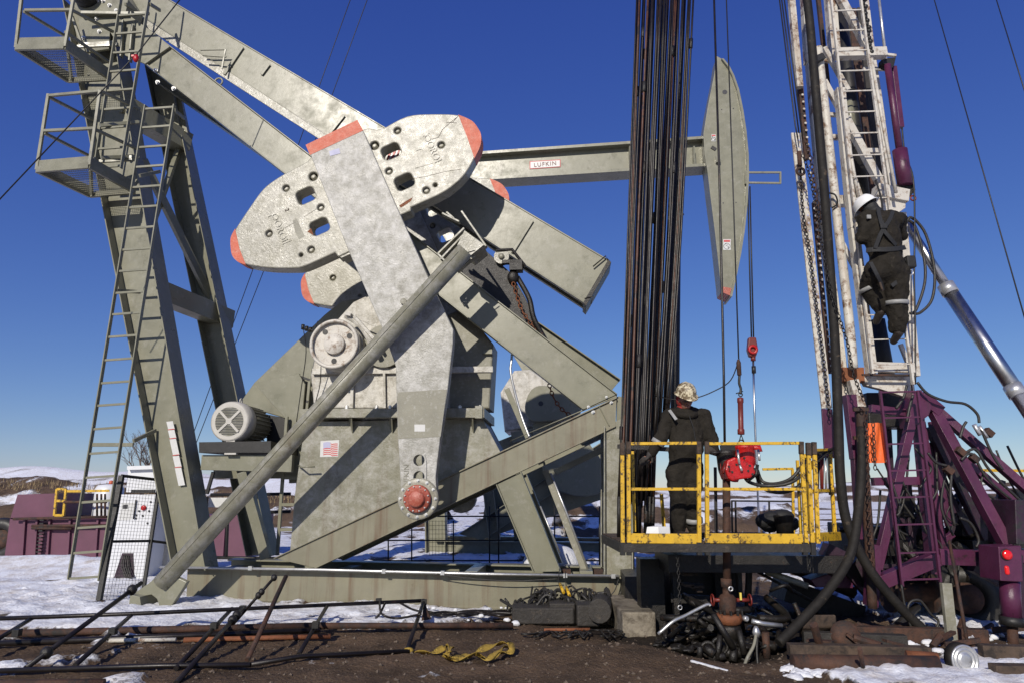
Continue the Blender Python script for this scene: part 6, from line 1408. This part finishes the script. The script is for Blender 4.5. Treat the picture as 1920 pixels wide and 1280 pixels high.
# ------------------------------------------------------------ people
def cap(mb, p, q, r0, r1, seg=16, fl=1.0, ax=None):
    """tapered capsule; fl flattens it along ax"""
    d = q - p; L = d.length; x, y, z = basis(p, q, ax)
    prof = []
    for i in range(6): a = math.pi / 2 * (1 - i / 5); prof.append((r0 * math.cos(a), -r0 * math.sin(a)))
    for i in range(6): a = math.pi / 2 * i / 5; prof.append((r1 * math.cos(a), L + r1 * math.sin(a)))
    vs = [p + z * h + (x * math.cos(t) + y * math.sin(t) * fl) * max(r, 1e-4) for r, h in prof for t in [2 * math.pi * j / seg for j in range(seg)]]
    m = len(prof)
    fs = [(i * seg + j, i * seg + (j + 1) % seg, (i + 1) * seg + (j + 1) % seg, (i + 1) * seg + j) for i in range(m - 1) for j in range(seg)]
    k = len(mb.v); mb.add(vs, fs, True)
    mb.f += [tuple(k + j for j in reversed(range(seg))), tuple(k + (m - 1) * seg + j for j in range(seg))]; mb.s += [True, True]
    return mb
def remesh(o, vox, disp=0.0, size=.12):
    r = o.modifiers.new('remesh', 'REMESH'); r.mode = 'VOXEL'; r.voxel_size = vox; r.use_smooth_shade = True
    s = o.modifiers.new('smooth', 'SMOOTH'); s.iterations = 5; s.factor = .6
    if disp:
        t = bpy.data.textures.new('folds', 'CLOUDS'); t.noise_scale = size; t.noise_depth = 3
        d = o.modifiers.new('folds', 'DISPLACE'); d.texture = t; d.strength = disp; d.mid_level = .5; d.texture_coords = 'LOCAL'
def fold(mb, p, q, r, n, amp=.012):
    """soft cloth rings round a limb"""
    for i in range(n):
        t = (i + .5) / n; c = p.lerp(q, t); x, y, z = basis(p, q); mb.ring(c, (z + x * .5 * (-1) ** i).normalized(), r * .86, amp, 16, 6)
def band(name, p, q, t, r, wd, parent, m='refl'):
    z = (q - p).normalized(); c = p.lerp(q, t); return build(name, MB().lathe(c, z, [(r * .9, -wd / 2), (r, -wd / 2), (r, wd / 2), (r * .9, wd / 2)], 20), M[m], parent)
def hand(mb, wrist, d, up_, sgn, s=1.0, curl=.6):
    """palm, four curled fingers and a thumb, for a gloved hand reaching along d"""
    d = d.normalized(); side = d.cross(up_).normalized() * sgn; nrm = side.cross(d).normalized() * sgn
    pc = wrist + d * .05 * s; cap(mb, wrist, wrist + d * .085 * s, .033 * s, .042 * s, 12, .55, side)
    for i, (o_, L) in enumerate(((-.033, .068), (-.011, .078), (.011, .074), (.032, .060))):
        b = wrist + d * .10 * s + side * o_ * s; v = d.copy(); L *= s
        for j, f_ in enumerate((.45, .32, .25)):
            v = (v * math.cos(curl) - nrm * math.sin(curl)).normalized() if j or curl > .3 else v
            e = b + v * L * f_ * 1.2; cap(mb, b, e, .0125 * s * (1 - .12 * j), .0115 * s * (1 - .12 * j), 8); b = e
    b = wrist + d * .035 * s - side * .03 * s; v = (d * .6 - side * .8 - nrm * .3).normalized(); e = b + v * .045 * s; cap(mb, b, e, .016 * s, .013 * s, 8)
    v = (d * .9 - side * .2 - nrm * .5).normalized(); cap(mb, e, e + v * .035 * s, .013 * s, .011 * s, 8)
    return mb
def hat(prefix, c, tilt, s, m, parent, brimdir):
    """hard hat: ridged shell and brim; tilt = matrix"""
    mb = MB(); x, y, z = tilt.col[0], tilt.col[1], tilt.col[2]
    vs = []; seg = 28
    for i in range(10):
        a = math.pi / 2 * i / 9
        for j in range(seg):
            t = 2 * math.pi * j / seg; r = math.cos(a) ** .8; rid = 1 + .05 * math.exp(-((math.sin(t)) / .25) ** 2) * math.sin(a)
            vs.append(c + (x * math.cos(t) * .145 * r + y * math.sin(t) * .118 * r + z * (.132 * math.sin(a) * rid)) * s)
    fs = [(i * seg + j, i * seg + (j + 1) % seg, (i + 1) * seg + (j + 1) % seg, (i + 1) * seg + j) for i in range(9) for j in range(seg)]
    mb.add(vs, fs, True); shell = build('hard_hat', mb, M[m], parent)
    b = MB(); vs = []
    for k, (e, h) in enumerate(((1.0, 0), (1.16, -.012), (1.17, -.02), (1.0, -.012))):
        for j in range(seg):
            t = 2 * math.pi * j / seg; fwd = max(0, math.cos(t)) ** 2 * .045 if k in (1, 2) else 0
            vs.append(c + (x * (math.cos(t) * .145 * e + fwd) + y * math.sin(t) * .118 * e + z * (h - fwd * .5)) * s)
    b.add(vs, [(k * seg + j, ((k + 1) % 4) * seg + j, ((k + 1) % 4) * seg + (j + 1) % seg, k * seg + (j + 1) % seg) for k in range(4) for j in range(seg)], True)
    build('hat_brim', b, M[m], shell)
    return shell

# the man on the platform, facing us, head bowed over the tongs
PX = 8.35
def w1(px, py, dy=0.0): return PY(px, py, PX + dy)
foot = w1(1283, 1003); foot.z = DZ
W = empty('person', foot, 'man in dark brown coveralls and camouflage hard hat standing on the yellow platform', 'person')
J = dict(neck=w1(1284, 770, .03), chest=w1(1286, 800), belly=w1(1287, 842, -.02), pelvis=w1(1284, 872),
         sl=w1(1254, 779, .02), sr=w1(1319, 779, .0), el=w1(1238, 822, -.08), wl=w1(1222, 848, -.05), er=w1(1333, 818, -.06), wr=w1(1341, 846, -.08),
         hl=w1(1270, 880), hr=w1(1298, 880), kl=w1(1271, 930, -.05), kr=w1(1298, 930, -.04), al=w1(1273, 988, .02), ar=w1(1301, 986, .05))
def body1(k, extra=0.0):
    m = MB(); S_ = lambda v: v * k
    cap(m, J['chest'], J['belly'], S_(.205), S_(.210), 20, .70, V((0, 1, 0)))
    cap(m, J['belly'], J['pelvis'], S_(.210), S_(.195), 20, .72, V((0, 1, 0)))
    cap(m, w1(1259, 781, .02), w1(1312, 781, .02), S_(.115), S_(.115), 16)
    cap(m, J['neck'] - UP * .02, J['chest'], S_(.12), S_(.17), 16, .8, V((0, 1, 0)))
    for s_, e_, h_ in (('sl', 'el', 'wl'), ('sr', 'er', 'wr')):
        cap(m, J[s_], J[e_], S_(.092), S_(.075)); cap(m, J[e_], J[h_], S_(.073), S_(.055))
    for h_, k_, a_ in (('hl', 'kl', 'al'), ('hr', 'kr', 'ar')):
        cap(m, J[h_], J[k_], S_(.135), S_(.102)); cap(m, J[k_], J[a_], S_(.098), S_(.082))
    return m
hc_ = w1(1285, 750, -.07)
m = body1(.70); cap(m, J['neck'], hc_ - UP * .02, .062, .06); 
def head(m, c, fw, up_):
    """skull, jaw, nose, brow, lips and ears, looking along fw"""
    sd = fw.cross(up_).normalized()
    rot = Matrix((sd, fw, up_)).transposed()
    m.ell(c + up_ * .02, .078, .097, .105, 18, rot); m.ell(c - up_ * .05 + fw * .02, .058, .07, .07, 14, rot)
    m.ell(c + fw * .108 - up_ * .012, .016, .022, .024, 10, rot); m.ell(c + fw * .098 + up_ * .012, .010, .014, .03, 8, rot)
    m.ell(c + fw * .092 - up_ * .055, .028, .012, .008, 10, rot); m.ell(c + fw * .088 - up_ * .068, .024, .012, .007, 10, rot)
    for s_ in (-1, 1): m.ell(c + sd * s_ * .08 - up_ * .0, .012, .028, .036, 10, rot); m.ell(c + sd * s_ * .034 + fw * .082 + up_ * .034, .026, .014, .008, 8, rot)
    return sd, rot
fw = (V((.12, -.92, -.40))).normalized(); up_ = (UP - fw * fw.z).normalized(); up_ = (UP - fw * UP.dot(fw)).normalized()
sd, rot = head(m, hc_, fw, up_)
hand(m, J['wl'], V((-.7, -.25, -.7)), V((0, -1, 0)), 1); hand(m, J['wr'], V((.75, -.1, -.35)), UP, -1)
b = build('body', m, M['skin'], W, origin=None); remesh(b, .007)
m = body1(1.0)
for a_, b_, r_, n_ in (('kl', 'al', .098, 3), ('kr', 'ar', .098, 3), ('sl', 'el', .088, 3), ('sr', 'er', .088, 3)): fold(m, J[a_], J[b_], r_, n_, .010)
cv = build('coverall', m, M['cloth'], W); remesh(cv, .016, .055, .11)
m = MB(); c = w1(1285, 768, -.03); m.ring(c, (UP + V((0, -.4, 0))).normalized(), .085, .038, 20, 8); m.ring(c - UP * .04, (UP + V((0, -.35, 0))).normalized(), .11, .045, 20, 8); build('collar', m, M['cloth'], W)
m = MB(); m.ell(hc_ - fw * .035 + up_ * .005, .100, .10, .125, 20, rot); m.ell(hc_ - up_ * .10 - fw * .02, .085, .085, .06, 16, rot); build('knit_hood', m, M['hood'], W)
m = MB()
for s_ in (-1, 1): m.ell(hc_ + sd * s_ * .032 + fw * .094 + up_ * .018, .022, .008, .015, 10, rot)
m.bar(hc_ + fw * .103 + up_ * .02 - sd * .02, hc_ + fw * .103 + up_ * .02 + sd * .02, .006, .006); build('dark_glasses', m, M['blackink'], W)
hat('camo', hc_ + up_ * .090 - fw * .0, Matrix((fw, sd, up_)).transposed(), 1.0, 'hat', W, None)
for nm, jn, d_, sg in (('glove', 'wl', V((-.7, -.25, -.7)), 1), ('glove', 'wr', V((.75, -.1, -.35)), -1)):
    m = MB(); hand(m, J[jn], d_, V((0, -1, 0)) if sg == 1 else UP, sg, 1.12); cap(m, J[jn] - d_.normalized() * .05, J[jn] + d_.normalized() * .03, .055, .045, 12); g_ = build(nm, m, M['glove'], W); remesh(g_, .006)
band('sleeve_tape', J['el'], J['wl'], .25, .083, .05, W)
band('leg_tape', J['kr'], J['ar'], .78, .106, .055, W)
m = MB(); a_, b_ = w1(1255, 768, -.13), w1(1268, 786, -.20); m.bar(a_, b_, .035, .010, V((-.3, 1, .4))); build('shoulder_tape', m, M['refl'], W)
m = MB(); m.tube([w1(1292, 778, -.17), w1(1300, 800, -.17), w1(1305, 830, -.18), w1(1305, 860, -.17)], .006, 5); build('zip_flap', m, M['strap'], W)
for a_ in ('al', 'ar'):
    q = J[a_]; m = MB(); cap(m, V((q.x, q.y + .03, DZ + .06)), V((q.x, q.y - .17, DZ + .045)), .058, .05, 14, .85); cap(m, V((q.x, q.y + .02, DZ + .05)), q, .06, .065); m.box(V((q.x, q.y - .06, DZ + .012)), .11, .32, .024)
    build('boot', m, M['boot'], W, bev=.004)

# the man climbing the derrick, seen from behind
CXY = 8.40
def w2(px, py, dy=0.0): return PY(px, py, CXY + dy)
W2 = empty('person', w2(1684, 636), 'man in a white hard hat and safety harness climbing the derrick ladder, seen from behind', 'person')
K = dict(neck=w2(1640, 402, .05), chest=w2(1652, 432), waist=w2(1660, 478), pel=w2(1664, 500, -.02),
         sl=w2(1624, 410, .03), sr=w2(1684, 412, .05), el=w2(1618, 448, .02), wl=w2(1632, 424, .24), er=w2(1688, 440, .18), wr=w2(1670, 402, .30),
         hl=w2(1645, 508), hr=w2(1680, 508), kl=w2(1632, 540, .18), kr=w2(1681, 556, .04), al=w2(1650, 574, .18), ar=w2(1684, 612, .08))
def body2(k):
    m = MB(); S_ = lambda v: v * k
    cap(m, K['chest'], K['waist'], S_(.235), S_(.205), 20, .70, V((0, 1, 0))); cap(m, K['waist'], K['pel'], S_(.205), S_(.215), 20, .75, V((0, 1, 0)))
    cap(m, w2(1630, 408, .03), w2(1680, 412, .03), S_(.11), S_(.11), 16); cap(m, K['neck'], K['chest'], S_(.11), S_(.17), 16, .8, V((0, 1, 0)))
    for s_, e_, h_ in (('sl', 'el', 'wl'), ('sr', 'er', 'wr')): cap(m, K[s_], K[e_], S_(.10), S_(.085)); cap(m, K[e_], K[h_], S_(.08), S_(.055))
    for h_, k_, a_ in (('hl', 'kl', 'al'), ('hr', 'kr', 'ar')): cap(m, K[h_], K[k_], S_(.155), S_(.135)); cap(m, K[k_], K[a_], S_(.135), S_(.105))
    return m
h2 = w2(1626, 390, .08); fw2 = V((-.35, .90, -.25)).normalized(); u2 = (UP - fw2 * UP.dot(fw2)).normalized(); u2 = (u2 + V((-.35, 0, 0))).normalized(); fw2 = (fw2 - u2 * fw2.dot(u2)).normalized()
m = body2(.70); cap(m, K['neck'], h2, .06, .06); sd2, rot2 = head(m, h2, fw2, u2)
hand(m, K['wl'], V((.25, .8, .3)), UP, 1); hand(m, K['wr'], V((-.1, .8, .3)), UP, -1); b = build('body', m, M['skin'], W2); remesh(b, .007)
m = body2(1.0)
for a_, b_, r_, n_ in (('kl', 'al', .105, 3), ('kr', 'ar', .105, 3), ('sl', 'el', .094, 3), ('waist', 'pel', .20, 1)): fold(m, K[a_], K[b_], r_, n_, .010)
cv = build('coverall', m, M['cloth'], W2); remesh(cv, .016, .06, .11)
m = MB(); m.ell(h2 - u2 * .03 - fw2 * .02, .10, .11, .12, 16, rot2); cap(m, h2 - u2 * .05, K['neck'], .095, .11); hd_ = build('dark_hood', m, M['strap'], W2); remesh(hd_, .014)
hat('white', h2 + u2 * .035, Matrix((fw2, sd2, u2)).transposed(), 1.06, 'hatw', W2, None)
for jn, d_ , sg in (('wl', V((.25, .8, .3)), 1), ('wr', V((-.1, .8, .3)), -1)):
    m = MB(); hand(m, K[jn], d_, UP, sg, 1.12); g_ = build('glove', m, M['glove'], W2); remesh(g_, .006)
# harness
def strapw(pts, w_=4.5, nm='harness_strap'):
    P_ = spline([w2(*p) for p in pts], 4); mb = MB()
    for a_, b_ in zip(P_, P_[1:]): mb.bar(a_, b_ + (b_ - a_) * .1, pxm(a_, w_ * 1.6), .012, V((0, 1, 0)))
    return build(nm, mb, M['strap'], W2)
strapw([(1646, 392, -.10), (1650, 410, -.155), (1656, 430, -.185), (1668, 446, -.18), (1680, 460, -.14)])
strapw([(1674, 396, -.10), (1668, 412, -.15), (1656, 430, -.19), (1648, 446, -.185), (1641, 466, -.175)])
strapw([(1624, 470, -.10), (1640, 468, -.165), (1662, 468, -.18), (1684, 466, -.15), (1697, 464, -.08)], 5.5, 'harness_belt')
strapw([(1632, 492, -.15), (1644, 515, -.17), (1652, 532, -.10), (1655, 545, -.05)]); strapw([(1698, 484, -.06), (1704, 500, -.05), (1692, 520, -.10), (1672, 536, -.10)])
build('pouch', MB().box(w2(1706, 492, -.04), .12, .1, .16), M['strap'], W2, bev=.02)
build('carabiner', MB().ring(w2(1707, 511, -.08), V((0, 1, 0)), .035, .007, 16, 6), M['steel'], W2)
build('back_plate', MB().box(w2(1657, 424, -.20), .09, .02, .07), M['strap'], W2, bev=.01)
build('lanyard', MB().tube(spline([w2(1657, 424, -.18), w2(1655, 400, -.05), w2(1652, 372, .1), w2(1642, 338, .2)], 4), .012, 6), M['strap'], W2)
build('tool_handle', MB().tube([w2(1650, 530, -.16), w2(1655, 546, -.17)], .014, 6), M['deck'], W2)
build('helmet_tape', MB().box(w2(1629, 407, -.10), .05, .02, .05), M['refl'], W2)
band('leg_tape', K['kl'], K['al'], .0, .145, .05, W2); band('leg_tape', K['kr'], K['ar'], .22, .138, .05, W2)
for a_, d_ in (('al', V((0, .75, -.5))), ('ar', V((0, .8, -.45)))):
    q = K[a_]; m = MB(); cap(m, q, q - UP * .07, .07, .06); cap(m, q - UP * .08, q - UP * .08 + d_.normalized() * .16, .055, .045, 12); build('boot', m, M['boot'], W2)
